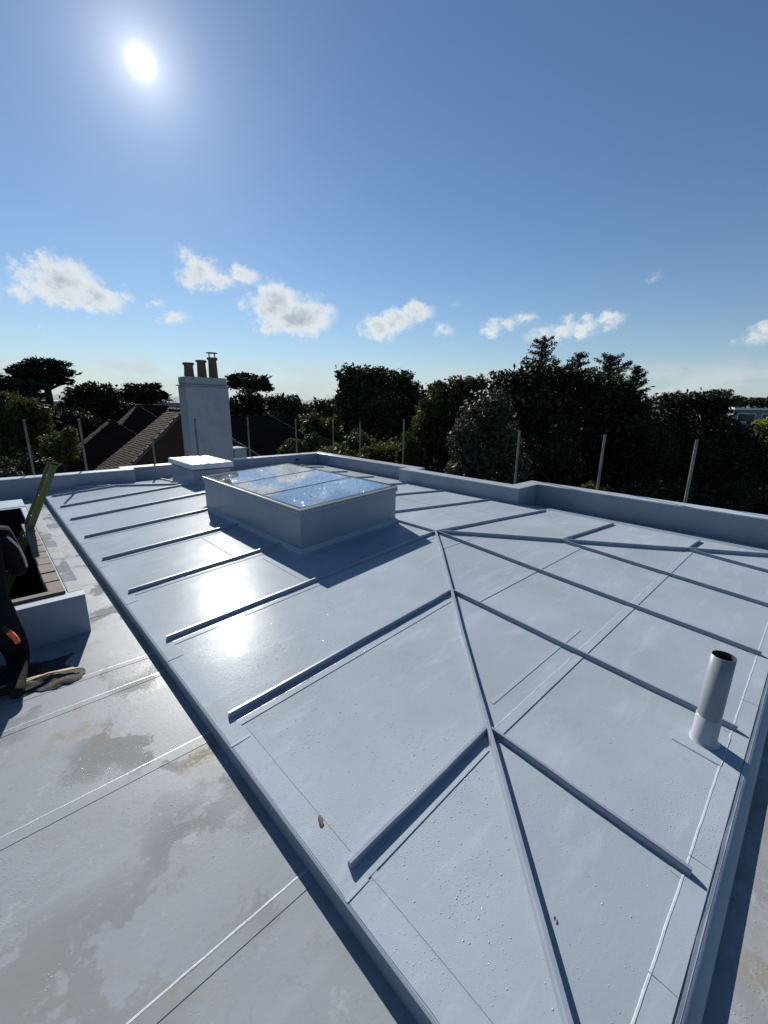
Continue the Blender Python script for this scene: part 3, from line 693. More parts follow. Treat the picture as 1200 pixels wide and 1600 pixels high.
# ------------------------------------------------------------------ ladder rising out of the opening
ld = thing('ladder', (-1.4, 6.95, -2.0), 'green and olive fibreglass ladder leaning out of the roof opening', 'ladder')
a = Vector((-.615, 0, -.08)); b = Vector((-.105, 0, 1.04)); d = (b-a).normalized(); lo = a-d*2.2; nrm = Vector((d.z, 0, -d.x))
lg = (b-lo).length
for y, mat in ((6.80, 'lgreen'), (7.16, 'lolive')):
    top = b+Vector((0,y,0)); bt = lo+Vector((0,y,0))
    MB().sweep([bt, top], [(-.0125,-.033),(.0125,-.033),(.0125,-.027),(-.004,-.027),(-.004,.027),(.0125,.027),(.0125,.033),(-.0125,.033)], up=nrm).build('stile', mat, ld)
    MB().sweep([top-d*.003, top+d*.03], [(-.016,-.037),(.016,-.037),(.016,.037),(-.016,.037)], up=nrm).build('end_cap', 'gasket', ld, .004)
k = .18
while k < lg-.1:
    q = lo+d*k; MB().tube([q+Vector((0,6.795,0)), q+Vector((0,7.165,0))], .015, 8).build('rung', 'alu', ld); k += .28

# ------------------------------------------------------------------ kneeling person at the left edge
def skin_body(name, verts, edges, radii, root, parent, sub=2):
    me = bpy.data.meshes.new(name); me.from_pydata(verts, edges, [])
    o = bpy.data.objects.new(name, me); COL.objects.link(o)
    sk = o.modifiers.new('skin', 'SKIN'); sk.use_smooth_shade = True
    for i, v in enumerate(me.skin_vertices[0].data if me.skin_vertices else []): v.radius = radii[i]; v.use_root = (i == root)
    sb = o.modifiers.new('sub', 'SUBSURF'); sb.levels = sub; sb.render_levels = sub
    return o
def person():
    px, py = -.915, 3.70
    root = thing('person', (px, py, DZ), 'person in black workwear kneeling at the left edge beside the roof opening', 'person')
    J = {}; names = []
    def j(n, x, y, z, r, r2=None): J[n] = len(names); names.append((n, (x, y, z), (r, r2 or r)))
    j('pelvis', 0, 0, .52, .155, .12); j('waist', 0, .04, .66, .145, .105); j('chest', 0, .12, .86, .19, .125); j('upchest', 0, .20, 1.02, .14, .10)
    j('neck', 0, .255, 1.13, .058); j('head0', 0, .285, 1.20, .062); j('head1', 0, .32, 1.27, .085, .098); j('head2', 0, .335, 1.355, .078, .09)
    for s, S in ((-1, 'l'), (1, 'r')):
        j('sh'+S, s*.185, .19, 1.03, .075); j('el'+S, s*.232, .22, .75, .062); j('wr'+S, s*.21, .47, .66, .036); j('hd'+S, s*.20, .53, .64, .034, .022)
        j('hip'+S, s*.105, -.01, .46, .105); j('kn'+S, s*.13, .22, .085, .075); j('an'+S, s*.095, -.19, .075, .052); j('ft'+S, s*.085, -.29, .055, .042, .05); j('toe'+S, s*.13, -.32, .0, .035, .03)
    E = [('pelvis','waist'),('waist','chest'),('chest','upchest'),('upchest','neck'),('neck','head0'),('head0','head1'),('head1','head2')]
    for S in 'lr': E += [('upchest','sh'+S),('sh'+S,'el'+S),('el'+S,'wr'+S),('wr'+S,'hd'+S),('pelvis','hip'+S),('hip'+S,'kn'+S),('kn'+S,'an'+S),('an'+S,'ft'+S)]
    names2 = [n for n in names if not n[0].startswith('toe')]; idx = {n[0]: i for i, n in enumerate(names2)}
    me = bpy.data.meshes.new('body'); me.from_pydata([n[1] for n in names2], [(idx[a], idx[b]) for a, b in E], [])
    o = bpy.data.objects.new('tmp', me); COL.objects.link(o)
    o.modifiers.new('skin', 'SKIN').use_smooth_shade = True
    for i, n in enumerate(names2): me.skin_vertices[0].data[i].radius = n[2]; me.skin_vertices[0].data[i].use_root = n[0] == 'pelvis'
    sb = o.modifiers.new('sub', 'SUBSURF'); sb.levels = 2
    dg = bpy.context.evaluated_depsgraph_get(); dg.update()
    bm_ = bpy.data.meshes.new_from_object(o.evaluated_get(dg)); bpy.data.objects.remove(o)
    bm_.name = 'body'
    for k in ('black', 'skin', 'boot'): bm_.materials.append(M[k])
    for f in bm_.polygons:
        c = f.center
        f.use_smooth = True
        f.material_index = 1 if c.z > 1.155 else (2 if c.z < .16 and c.y < -.19 else 0)
    b = bpy.data.objects.new('body', bm_); COL.objects.link(b); b.parent = root
    off = Vector((px, py, DZ))
    for s in (-1, 1):                                    # hands: four fingers and a thumb, gently curled
        for f in range(4):
            x = s*(.20-.030+.020*f); ln = (.068, .078, .074, .058)[f]
            p0 = Vector((x, .545, .64)); p1 = p0+Vector((0, ln*.55, -.008)); p2 = p1+Vector((0, ln*.38, -.026)); p3 = p2+Vector((0, ln*.15, -.028))
            MB().tube([p+off for p in (p0, p1, p2, p3)], [.0095, .009, .008, .006], 8).build('finger', 'black', root)
        p0 = Vector((s*.165, .515, .638)); MB().tube([p+off for p in (p0, p0+Vector((-s*.030, .030, -.006)), p0+Vector((-s*.034, .062, -.018)))], [.012, .010, .007], 8).build('thumb', 'black', root)
    # hair cap, ears, nose
    vs = []; fs = []; n, mrow = 18, 9; hc = Vector((0, .322, 1.32))
    for i in range(mrow):
        ph = math.pi*.60*i/(mrow-1)
        for k in range(n):
            th_ = 2*math.pi*k/n; back = .5-.5*math.sin(th_)
            pp = ph*(.62+.42*back)
            vs.append(hc+off+Vector((.096*math.sin(pp)*math.cos(th_), .112*math.sin(pp)*math.sin(th_), .118*math.cos(pp))))
    for i in range(mrow-1):
        for k in range(n): fs.append((i*n+k, (i+1)*n+k, (i+1)*n+(k+1)%n, i*n+(k+1)%n))
    MB().add(vs, fs, True).build('hair', 'hair', root)
    for s in (-1, 1): MB().tube([off+Vector((s*.084,.31,1.325)), off+Vector((s*.1,.30,1.305)), off+Vector((s*.09,.315,1.265))], [.01,.018,.009], 8).build('ear', 'skin', root)
    MB().tube([off+Vector((0,.415,1.325)), off+Vector((0,.437,1.285)), off+Vector((0,.41,1.272))], [.008,.016,.012], 8).build('nose', 'skin', root)
    for s in (-1, 1): MB().tube([off+Vector((s*.033,.405,1.325)), off+Vector((s*.033,.415,1.325))], [.012,.008], 8).build('eye', 'gasket', root)
    MB().tube([off+Vector((-.026,.405,1.235)), off+Vector((0,.414,1.232)), off+Vector((.026,.405,1.235))], .005, 6).build('mouth', 'dleaf', root)
    # reflective piping following the back of the right sleeve
    MB().tube([off+Vector(v) for v in ((.06,.105,1.06),(.14,.115,1.07),(.212,.125,1.02),(.258,.14,.93),(.274,.16,.84),(.278,.175,.77))], .0075, 8).build('reflective_piping', 'tape', root)
    return root
person()
kn = thing('utility_knife', (-.84, 3.50, .33), 'orange plastic tool hanging at the kneeling person\'s hip', 'tool')
MB().sweep([(-.80,3.47,.40),(-.775,3.455,.355),(-.765,3.445,.315)], [(-.014,-.022),(.014,-.022),(.014,.022),(-.014,.022)], up=Vector((0,1,0))).build('handle', 'orange', kn, .007)
MB().sweep([(-.82,3.48,.44),(-.80,3.47,.40)], [(-.009,-.016),(.009,-.016),(.009,.016),(-.009,.016)], up=Vector((0,1,0))).build('clip', 'gasket', kn)
# crumpled sheet and thin battens on the deck by the opening
n = 26; vs = []
for i in range(n):
    for k in range(n):
        u, v = i/(n-1), k/(n-1)
        x = -1.15+.66*u+.05*math.sin(v*7); y = 3.53+.42*v+.06*math.sin(u*6)-.08*u*u+.02*random.random()
        e = min(u, 1-u, v, 1-v); h = .004+min(1, e*6)*(.012+.022*abs(math.sin(u*9+v*5)*math.cos(v*8-u*4)))+.004*random.random()
        vs.append((x, y, DZ+h))
sh = MB().add(vs, [(i*n+k, (i+1)*n+k, (i+1)*n+k+1, i*n+k+1) for i in range(n-1) for k in range(n-1)], True).build('plastic_sheet', 'sheet')
tag(sh, 'dark crumpled plastic sheet lying in shade before the roof opening', 'sheet')
for i, (a, b, lab) in enumerate((((-.95,3.60),(-.47,3.55),'longer pale thin batten lying on the dark crumpled sheet'),((-.80,3.56),(-.50,3.575),'shorter pale thin batten lying on the dark crumpled sheet'))):
    o = MB().sweep([(*a, DZ+.052), ((a[0]+b[0])/2, (a[1]+b[1])/2+.012, DZ+.05), (*b, DZ+.03)], [(-.006,0),(.006,0),(.006,.007),(-.006,.007)]).build('batten', 'batten')
    tag(o, lab, 'batten', 'battens by the roof opening')
# fallen leaves
def dleaf(x, y, s, rot, lab):
    z = rz(x, y)+.003; vs = []; fs = []; n = 7
    for i in range(n):
        t = i/(n-1); w = .32*math.sin(math.pi*min(1, t*1.05+.02))+.01; c = math.sin(t*3)*.12
        for k in (-1, 0, 1):
            u, v = (t-.5), k*w*.55
            vs.append((x+s*(u*math.cos(rot)-v*math.sin(rot)), y+s*(u*math.sin(rot)+v*math.cos(rot)), z+s*(.28*abs(k)*w+.25*c+.03)))
    for i in range(n-1):
        for k in range(2): fs.append((i*3+k, (i+1)*3+k, (i+1)*3+k+1, i*3+k+1))
    tag(MB().add(vs, fs, True).build('dead_leaf', 'dleaf'), lab, 'leaf', 'dead leaves on the roof')
dleaf(.115, 1.335, .062, 1.2, 'curled brown dead leaf beside the kerb, larger of two')
dleaf(.52, .43, .022, .3, 'tiny dark dead leaf beside the near hip rib')

# ------------------------------------------------------------------ scaffold poles
POLES = [(-.022,11.78,1.425,'leftmost pole'),(.927,11.78,1.43,'second from left'),(2.396,11.78,1.0,'shorter one just left of the chimney'),(3.468,11.78,1.434,'one standing in front of the white chimney'),(4.94,11.78,1.44,'one just right of the white chimney'),
 (6.555,11.78,1.37,'one left of the far parapet corner'),(7.95,11.70,1.32,'one just right of the far parapet corner'),(7.95,10.30,1.32,'one before the round-topped broadleaf tree'),(7.95,8.40,1.47,'one behind the first parapet step'),
 (7.95,4.84,1.35,'one by the parapet return'),(7.95,3.06,1.365,'second from the right'),(7.95,1.60,1.37,'rightmost pole')]
for i, (x, y, z, d) in enumerate(POLES):
    p = thing('scaffold_pole', (x, y, GZ), 'upright steel scaffold pole beyond the parapet, '+d, 'pole', 'scaffold poles round the roof')
    lean = (random.uniform(-.012,.012), random.uniform(-.012,.012))
    MB().tube([(x-lean[0]*5,y-lean[1]*5,GZ),(x,y,-1),(x+lean[0],y+lean[1],z)], .0242, 14, False).build('tube', 'galv', p)
    MB().lathe((x+lean[0],y+lean[1],z), [(.0242,-.001),(.0205,.001),(.0200,-.12)], 14).build('tube_end', 'pipe_in', p)

# ------------------------------------------------------------------ neighbouring houses
def inpoly(pt, poly):
    x, y = pt; c = False
    for i in range(len(poly)):
        (x1, y1), (x2, y2) = poly[i], poly[i-1]
        if (y1 > y) != (y2 > y) and x < (x2-x1)*(y-y1)/(y2-y1)+x1: c = not c
    return c
def tiled(poly, parent, mat, gw=.17, gh=.11, th=.02, name='roof_tiles', slope_name='roof_slope'):
    poly = [Vector(p) for p in poly]
    nrm = (poly[1]-poly[0]).cross(poly[2]-poly[0]).normalized()
    if nrm.z < 0: nrm = -nrm
    up = (Vector((0,0,1))-nrm*nrm.z).normalized(); sd = up.cross(nrm).normalized()
    MB().prism(poly if (poly[1]-poly[0]).cross(poly[2]-poly[0]).z > 0 else poly[::-1], .06).build(slope_name, mat, parent)
    o = poly[0]; P = [((p-o).dot(sd), (p-o).dot(up)) for p in poly]
    u0, u1 = min(p[0] for p in P), max(p[0] for p in P); v0, v1 = min(p[1] for p in P), max(p[1] for p in P)
    V = []; F = []; r = 0; v = v0
    while v < v1:
        u = u0+(gw/2 if r % 2 else 0)
        while u < u1:
            if inpoly((u+gw/2, v+gh*.5), P):
                t1 = th*random.uniform(.8, 1.5); a = o+sd*(u+.004)+up*v; b = o+sd*(u+gw-.004)+up*v; c = up*(gh*1.15)
                k = len(V); V += [a+nrm*.002, b+nrm*.002, a+nrm*t1, b+nrm*t1, b+c+nrm*.006, a+c+nrm*.006]
                F += [(k, k+1, k+3, k+2), (k+2, k+3, k+4, k+5), (k, k+2, k+5, k+5), (k+1, k+4, k+3, k+3)]
            u += gw
        v += gh; r += 1
    F = [tuple(dict.fromkeys(f)) for f in F]
    me = bpy.data.meshes.new(name); off = parent_loc(parent); me.from_pydata([tuple(q-off) for q in V], [], F); me.materials.append(M[mat])
    ob = bpy.data.objects.new(name, me); COL.objects.link(ob); ob.parent = parent; ob['kind'] = 'stuff'
def captiles(a, b, parent, n, r=.12, mat=None, name='ridge_tile'):
    mat = mat or ('ridge' if 'brown' in parent['label'] and 'left of the big' not in parent['label'] else 'tile_dark')  # caps darkened too on the roofs that lie in shade
    a, b = Vector(a), Vector(b); d = (b-a)/n
    for i in range(n):
        p, q = a+d*i, a+d*(i+1.06); t = d.normalized()
        sd = t.cross(Vector((0,0,1))).normalized(); u = sd.cross(t)
        vs = []
        for e, lift in ((p, .035), (q, .0)):
            for k in range(6):
                an = math.pi*(k/5); vs.append(e+sd*math.cos(an)*r+u*(math.sin(an)*r*.75-.05+lift))
        MB().add(vs, [(k, k+1, k+7, k+6) for k in range(5)]+[(0,1,2,3,4,5)]).build(name, mat, parent)
def house(name, label, R, L, near, far, pitch, run, mat='tile_brown', wmat='brickwall', west=True, east_run=None, tw=.17, tg=.11, caps=True, eaves_drop=.0):
    """R near ridge end, ridge of length L along +Y; near/far: plan y-run of the end hips per metre of x-run."""
    R = Vector(R); Fp = R+Vector((0, L, 0)); er = east_run or run
    h = thing(name, (R.x, R.y, GZ), label, 'house')
    wa, wb = R+Vector((-run, -near*run, -pitch*run)), Fp+Vector((-run, far*run, -pitch*run))
    ea, eb = R+Vector((er, -near*er, -pitch*er)), Fp+Vector((er, far*er, -pitch*er))
    tiled([R, Fp, wb, wa], h, mat, tw, tg)
    tiled([R, ea, eb, Fp], h, mat, tw, tg)
    if near > .05: tiled([R, wa, ea], h, mat, tw, tg)
    if far > .05: tiled([Fp, eb, wb], h, mat, tw, tg)
    if caps:
        captiles(R, Fp, h, max(2, int(L/.35)))
        if near > .05:
            captiles(wa, R, h, int((wa-R).length/.33), .10, name='hip_tile'); captiles(ea, R, h, int((ea-R).length/.33), .10, name='hip_tile')
    ins = .25; zb = min(wa.z, ea.z)+.05
    y0, y1 = R.y-near*min(run, er)+ins, Fp.y+far*min(run, er)-ins*(1 if far > .05 else 0)
    MB().box((wa.x+ins, y0, GZ), (ea.x-ins, y1, zb)).build('wall', wmat, h)
    if near < .05: MB().prism([(R.x-run+ins, R.y+.05, zb), (R.x+er-ins, R.y+.05, zb), (R.x, R.y+.05, R.z-.15)][::1], bottom=[(R.x-run+ins, R.y+.25, zb), (R.x+er-ins, R.y+.25, zb), (R.x, R.y+.25, R.z-.15)]).build('gable', wmat, h)
    if far < .05: MB().prism([(R.x-run+ins, Fp.y-.25, zb), (R.x+er-ins, Fp.y-.25, zb), (R.x, Fp.y-.25, R.z-.15)], bottom=[(R.x-run+ins, Fp.y-.05, zb), (R.x+er-ins, Fp.y-.05, zb), (R.x, Fp.y-.05, R.z-.15)]).build('gable', wmat, h)
    return h
RA = at(288, 640, 18)
hA = house('tiled_house', 'brown tiled hipped house with a tall white chimney and three pots', RA, 1.9, .55, 0.0, .78, 5.2)
# chimney, standing on the near side of the house
ch = MB(); cx0, cx1, cy0, cy1 = 4.42, 5.87, 15.0, 15.75
ch.prism([(cx0,cy0,2.36),(cx1,cy0,2.36),(cx1,cy1,2.36),(cx0,cy1,2.36)], bottom=[(cx0-.01,cy0-.01,GZ),(cx1+.06,cy0-.01,GZ),(cx1+.06,cy1,GZ),(cx0-.01,cy1,GZ)])
st = ch.build('chimney_stack', 'render', hA, .03)
MB().box((cx0-.05,cy0-.05,2.361),(cx1+.05,cy1+.05,2.40)).build('stack_band', 'render', st, .015)
MB().box((cx0+.02,cy0+.02,2.401),(cx1-.02,cy1-.02,2.66)).build('stack_head', 'render', st, .04)
MB().box((cx1+.061,cy0+.03,GZ),(6.42,cy1,.22)).build('stack_shoulder', 'render', st, .03)
for i, (x, zt_, r) in enumerate(((4.70,3.11,.15),(5.13,3.22,.145),(5.52,3.33,.145))):
    MB().lathe((x,15.36,2.66), [(r*1.06,-.01),(r*1.05,.04),(r*.93,zt_-2.66-.10),(r*.93,zt_-2.66-.085),(r*1.2,zt_-2.66-.06),(r*1.2,zt_-2.66),(r*.8,zt_-2.66),(r*.75,.1)], 20).build('chimney_pot', 'terra', st)
cw = MB(); cxw, czw = 5.52, 3.33
for k in range(4): a = k*math.pi/2+.5; cw.tube([(cxw+.12*math.cos(a),15.36+.12*math.sin(a),czw-.02),(cxw+.13*math.cos(a),15.36+.13*math.sin(a),czw+.16)], .011, 6)
cw.lathe((cxw,15.36,czw), [(.001,.185),(.19,.165),(.19,.15),(.001,.16)], 20); cw.build('cowl', 'gasket', st)
house('tiled_house', 'dark tiled house roof farther left, behind the left parapet', at(176, 657, 27), 1.0, .35, 0.0, .8, 6.5, 'tile_dark', east_run=3.0)
# far dark roof with its ridge across the view and a small projecting wing
def house_x(name, label, a, b, runs, pitch, mat, wmat='brickwall', hipw=1.0, hipe=1.0, tw=.25, tg=.16):
    a, b = Vector(a), Vector(b); h = thing(name, ((a.x+b.x)/2, a.y, GZ), label, 'house')
    s1, s2 = a+Vector((-hipw*runs, -runs, -pitch*runs)), b+Vector((hipe*runs, -runs, -pitch*runs))
    n1, n2 = a+Vector((-hipw*runs, runs, -pitch*runs)), b+Vector((hipe*runs, runs, -pitch*runs))
    tiled([a, s1, s2, b], h, mat, tw, tg); tiled([a, b, n2, n1], h, mat, tw, tg)
    if hipw > .05: tiled([a, n1, s1], h, mat, tw, tg); captiles(s1, a, h, int((s1-a).length/.4), .1, name='hip_tile')
    if hipe > .05: tiled([b, s2, n2], h, mat, tw, tg); captiles(s2, b, h, int((s2-b).length/.4), .1, name='hip_tile')
    captiles(a, b, h, max(2, int((b-a).length/.45)), .11)
    MB().box((s1.x+.3, s1.y+.3, GZ), (s2.x-.3, n1.y-.3, s1.z+.05)).build('wall', wmat, h)
    return h
c1p = at(118, 632, 44); c2p = Vector((c1p.x+9.0, c1p.y, c1p.z))
house_x('tiled_house', 'long dark tiled roof with level ridge below the distant pines', c1p, c2p, 4.2, .75, 'tile_dark')
house('tiled_house', 'small dark hipped roof wing with a pale mortared hip, left of the big brown roof', at(216, 634, 36), .8, .9, 0, .9, 3.0, 'tile_dark', tw=.25, tg=.16)
e1 = at(345, 650, 23); e2 = Vector((e1.x+2.9, e1.y-.1, e1.z))
house_x('tiled_house', 'dark tiled roof just right of the white chimney', e1, e2, 4.6, .75, 'tile_dark')
# far flat-roofed building at the right and a white building by the sea
def flatblock(loc, w, d, h, yaw, label, nwin, name='flat_roofed_building'):
    t = thing(name, (loc.x, loc.y, GZ), label, 'building'); t.rotation_euler.z = yaw
    H = loc.z-GZ
    def bxl(a, b, nm, mt, par=None):
        mb = MB().box(a, b); me = bpy.data.meshes.new(nm); me.from_pydata(mb.v, [], mb.f); me.materials.append(M[mt])
        o = bpy.data.objects.new(nm, me); COL.objects.link(o); o.parent = par or t; return o
    bxl((0,0,0),(w,d,H-.3),'wall','panel'); bxl((-.4,-.4,H-.299),(w+.4,d+.4,H),'roof','white')
    for i in range(nwin):
        x0 = w*(i+.12)/nwin; x1 = w*(i+.88)/nwin
        wf = bxl((x0,-.06,H-2.0),(x1,-.002,H-.75),'window','white'); bxl((x0+.1,-.075,H-1.9),(x1-.1,-.061,H-.85),'pane','win',wf)
    return t
q = at(1150, 637, 60)
flatblock(q, 16, 8, 3, -YAW-.1, 'distant low flat-roofed building with white fascia at the right edge', 5)
q = at(253, 628, 95)
flatblock(q, 4.2, 6, 3, -.2, 'distant white building glimpsed left of the white chimney', 2)

# ------------------------------------------------------------------ trees and shrubs
def leaves(cent, size, aspect=1.9, droop=0., flat=0., nrm_up=0.):
    """one bent rhombus per centre"""
    n = len(cent); a = rng.normal(size=(n,3)); a[:,2] *= (1-flat); a[:,2] -= droop; a /= np.linalg.norm(a,axis=1)[:,None]
    b = rng.normal(size=(n,3)); b[:,2] *= (1-nrm_up); b -= a*(a*b).sum(1)[:,None]; b /= np.linalg.norm(b,axis=1)[:,None]
    s = size*rng.uniform(.6,1.35,(n,1)); c = np.asarray(cent)
    V = np.empty((n,4,3)); V[:,0] = c-a*s*.5; V[:,1] = c+b*s*.5/aspect+a*s*.08; V[:,2] = c+a*s*.5; V[:,3] = c-b*s*.5/aspect+a*s*.08
    return V.reshape(-1,3)
def lobe_points(c, r, n, shell=(.5,1.), clump=.16, per=14, bil=9):
    """leaf centres of one lobe: billows spread over its surface, twigs over each billow"""
    c = np.asarray(c); r = np.asarray(r)
    if bil:
        d = rng.normal(size=(bil,3)); d /= np.linalg.norm(d,axis=1)[:,None]
        bc = d*rng.uniform(.50,.86,(bil,1)); br = rng.uniform(.20,.46,bil)
    else: bc = np.zeros((1,3)); br = np.ones(1)
    wgt = br**2; m = max(3, n//per); w = rng.choice(len(br), m, p=wgt/wgt.sum())
    d = rng.normal(size=(m,3)); d /= np.linalg.norm(d,axis=1)[:,None]
    rad = rng.uniform(shell[0]**3, shell[1]**3, (m,1))**(1/3)*(1+.08*rng.normal(size=(m,1)))
    cc = bc[w]+d*rad*br[w][:,None]
    cl = clump*np.maximum(br[w],.3)[:,None]*1.3
    pts = np.repeat(cc, per, 0)+rng.normal(size=(m*per,3))*np.repeat(cl, per, 0)*rng.uniform(.5,1.3,(m*per,1))
    return c+pts*r
def tree(name, label, depth, lobes, n, leaf, mat, trunk=.16, cat='tree', group=None, flat=0., clump=.16, per=14, inner=.25, shell=(.62,1.0), depth_r=1.0, base_z=GZ, jitter=.25, aspect=1.9, limb=True, trunk_px=None, bil=10):
    pts = []; cs = []
    A = sum(l[2]*l[3] for l in lobes)
    for l in lobes:
        px, py, rx, ry = l[:4]; dd = depth+(l[4] if len(l) > 4 else random.uniform(-jitter,jitter)*rx/F_PX*depth*2)
        c = np.array(at(px, py, dd)); k = dd/F_PX; r = np.array([rx*k*depth_r, rx*k*depth_r, ry*k])
        r[:2] = np.maximum(r[:2], .3*r[2])
        m = int(n*l[2]*l[3]/A); pts.append((lobe_points(c, r, m, shell, clump, per, bil), leaf))
        pts.append((lobe_points(c, r*.70, int(m*inner), (.1,1.), .2, 6, 0), leaf*2.6))
        cs.append((c, r))
    base = np.mean([c for c, r in cs], 0); lowest = min(c[2]-r[2] for c, r in cs)
    if trunk_px: t = at(*trunk_px, depth); base = np.array(t)
    root = thing(name, (base[0], base[1], base_z), label, cat, group)
    V = np.concatenate([leaves(p, s, aspect, 0, flat) for p, s in pts]); F = np.arange(len(V)).reshape(-1,4)
    npmesh('crown', V, F, mat, root)
    if trunk:
        mb = MB(); hub = Vector((base[0], base[1], max(base_z+.4, lowest+.1)))
        mid = (Vector((base[0], base[1], base_z))+hub)/2+Vector((random.uniform(-.1,.1), random.uniform(-.1,.1), 0))
        mb.tube([(base[0],base[1],base_z-.1), mid, hub], [trunk*1.25, trunk, trunk*.75], 8)
        if limb:
            for c, r in cs:
                c = Vector(c); md = hub.lerp(c, .5)+Vector((random.uniform(-.15,.15), random.uniform(-.15,.15), -.1))
                mb.tube([hub-Vector((0,0,.15)), md, c, c+Vector((random.uniform(-.3,.3)*r[0], random.uniform(-.3,.3)*r[1], r[2]*.5))], [trunk*.55, trunk*.38, trunk*.22, .02], 6)
        mb.build('trunk', 'bark', root)
    return root
G = 'trees beyond the roof'
# left group
pl = [(62,568,22,9),(40,575,20,8),(82,570,20,8),(30,582,18,7),(98,582,17,7),(60,583,30,8),(45,596,20,6),(85,594,24,7),(66,604,14,4),(24,592,10,4),(105,596,10,5)]
tree('pine_tree', 'flat-topped dark pine at the far left with sky gaps under its crown', 46, pl, 15000, .26, 'leaf_pine', .42, group=G, clump=.28, per=10, inner=.3, shell=(.2,1), flat=.5, aspect=3, trunk_px=(80,640))
pl = [(12,600,26,14),(40,604,24,12),(8,618,30,14),(48,618,22,12),(-30,600,30,18),(30,632,34,14)]
tree('pine_tree', 'dark spreading pine in the far left corner below the flat-topped pine', 42, pl, 12000, .24, 'leaf_pine', .35, group=G, clump=.24, per=10, flat=.4, aspect=3)
tree('broadleaf_tree', 'leafy broad tree with pale flecks at the left edge behind the hedge', 27, [(10,640,36,26),(45,650,34,30),(15,680,40,30),(60,680,28,26),(-35,660,40,40),(30,710,50,24)], 22000, .15, 'leaf_olive', .2, group=G, clump=.15)
tree('hedge', 'clipped low hedge along the left edge behind the parapet', 17, [(5,735,34,22,0),(50,733,30,21,0),(-50,735,34,22,0)], 9000, .08, 'leaf_mid', .06, 'hedge', clump=.12, shell=(.8,1.))
tree('shrub', 'small pale green shrub between the two leftmost scaffold poles', 20, [(92,690,20,16),(108,684,14,14),(82,702,16,14),(100,708,22,16)], 5200, .10, 'leaf_shrub', .05, 'shrub', clump=.2)
tree('shrub', 'grey-green shrub tips peeping over the parapet at the far left', 15, [(8,742,18,10),(20,750,20,12)], 2200, .06, 'leaf_grey', .04, 'shrub', clump=.2)
tree('dome_tree', 'smooth dome-shaped dark tree between the two left pines', 44, [(145,618,34,22),(125,626,26,20),(165,620,24,20),(150,640,46,22),(110,645,24,20)], 15000, .2, 'leaf_dark', .3, group=G, clump=.1, shell=(.75,1.))
tree('clipped_tree', 'rounded dark clipped tree left of the dark house roofs', 34, [(112,660,32,28),(90,664,20,24),(130,675,30,30)], 9000, .16, 'leaf_dark', .2, group=G, clump=.1, shell=(.75,1.))
pl = [(215,605,20,6),(240,604,14,6),(200,614,18,8),(228,614,24,8),(250,616,14,5),(225,624,34,7),(196,622,14,8),(256,622,8,3)]
tree('pine_tree', 'low wide pine silhouetted left of the white chimney', 58, pl, 9000, .3, 'leaf_pine', .4, group=G, clump=.26, per=10, flat=.5, aspect=3)
# right of the chimney
pl = [(380,590,23,9),(405,596,20,10),(392,600,26,9),(415,605,12,8),(368,600,14,8)]
tree('pine_tree', 'umbrella-shaped pine right of the white chimney', 42, pl, 9000, .2, 'leaf_pine', .35, group=G, clump=.16, per=12, flat=.4, aspect=2.5, trunk_px=(390,640))
tree('broadleaf_tree', 'dark rounded tree under the umbrella pine', 36, [(385,635,40,22),(420,640,28,22),(362,640,26,24),(400,665,46,24)], 13000, .18, 'leaf_dark', .3, group=G, clump=.14)
tree('broadleaf_tree', 'dark bushy tree midway between chimney and centre tree', 32, [(440,640,28,24),(462,648,28,22),(450,672,40,26),(480,668,26,24),(430,628,18,12),(455,628,16,10)], 14000, .14, 'leaf_mid', .22, group=G, clump=.18)
tree('broadleaf_tree', 'low distant trees at the skyline left of the centre tree', 64, [(480,640,24,12),(505,636,22,14),(530,634,20,14),(495,650,40,14)], 7000, .24, 'leaf_mid', .3, group=G, clump=.2)
tree('broadleaf_tree', 'olive-brown bushy tree below the skyline left of the centre tree', 27, [(495,668,30,22),(515,682,30,26),(480,690,34,22),(530,665,20,20)], 12000, .12, 'leaf_olive', .2, group=G, clump=.16)
tree('broadleaf_tree', 'tall round-topped broadleaf tree at the centre with ragged left edge', 25, [(560,590,34,22),(600,592,34,18),(545,605,22,24),(580,620,44,30),(625,600,26,18),(640,618,28,22),(548,640,30,24),(610,650,46,34),(560,675,40,30),(530,625,9,9),(528,585,8,7),(650,650,26,30)], 36000, .12, 'leaf_mid', .3, group=G, clump=.15, per=16)
tree('broadleaf_tree', 'twiggy-topped tree between the centre tree and the pale shrub', 21, [(690,612,26,20),(720,604,24,16),(745,600,20,14),(680,640,30,26),(720,640,36,30),(665,670,26,30),(690,690,36,30),(655,712,22,24)], 24000, .09, 'leaf_olive', .2, group=G, clump=.16)
tree('broadleaf_tree', 'pale grey-green leafy tree before the big dark hedge tree', 14.5, [(745,660,34,36),(728,690,28,36),(775,640,30,30),(780,690,34,40),(740,730,40,34),(790,735,40,36),(725,745,26,26)], 22000, .07, 'leaf_grey', .12, group=G, clump=.14, shell=(.7,1.))
tree('broadleaf_tree', 'largest dark dense tree filling the right of the skyline', 17, [(800,600,40,28),(840,588,44,24),(880,596,40,26),(920,606,36,28),(960,616,36,30),(990,640,32,40),(830,640,60,50),(900,650,60,50),(960,680,60,50),(840,720,70,60),(930,740,70,60),(1000,720,46,60)], 60000, .085, 'leaf_dark', .35, group=G, clump=.12, shell=(.72,1.))
tree('broadleaf_tree', 'dark broad tree right of the conifers, left of the flat-roofed building', 20, [(1060,632,36,22),(1095,626,34,18),(1120,632,24,20),(1045,660,40,40),(1105,668,52,44),(1150,702,36,46),(1060,720,60,56),(1130,745,60,56),(1190,740,40,40),(1195,722,30,34),(1230,770,50,50)], 46000, .10, 'leaf_dark', .28, group=G, clump=.14, shell=(.7,1.))
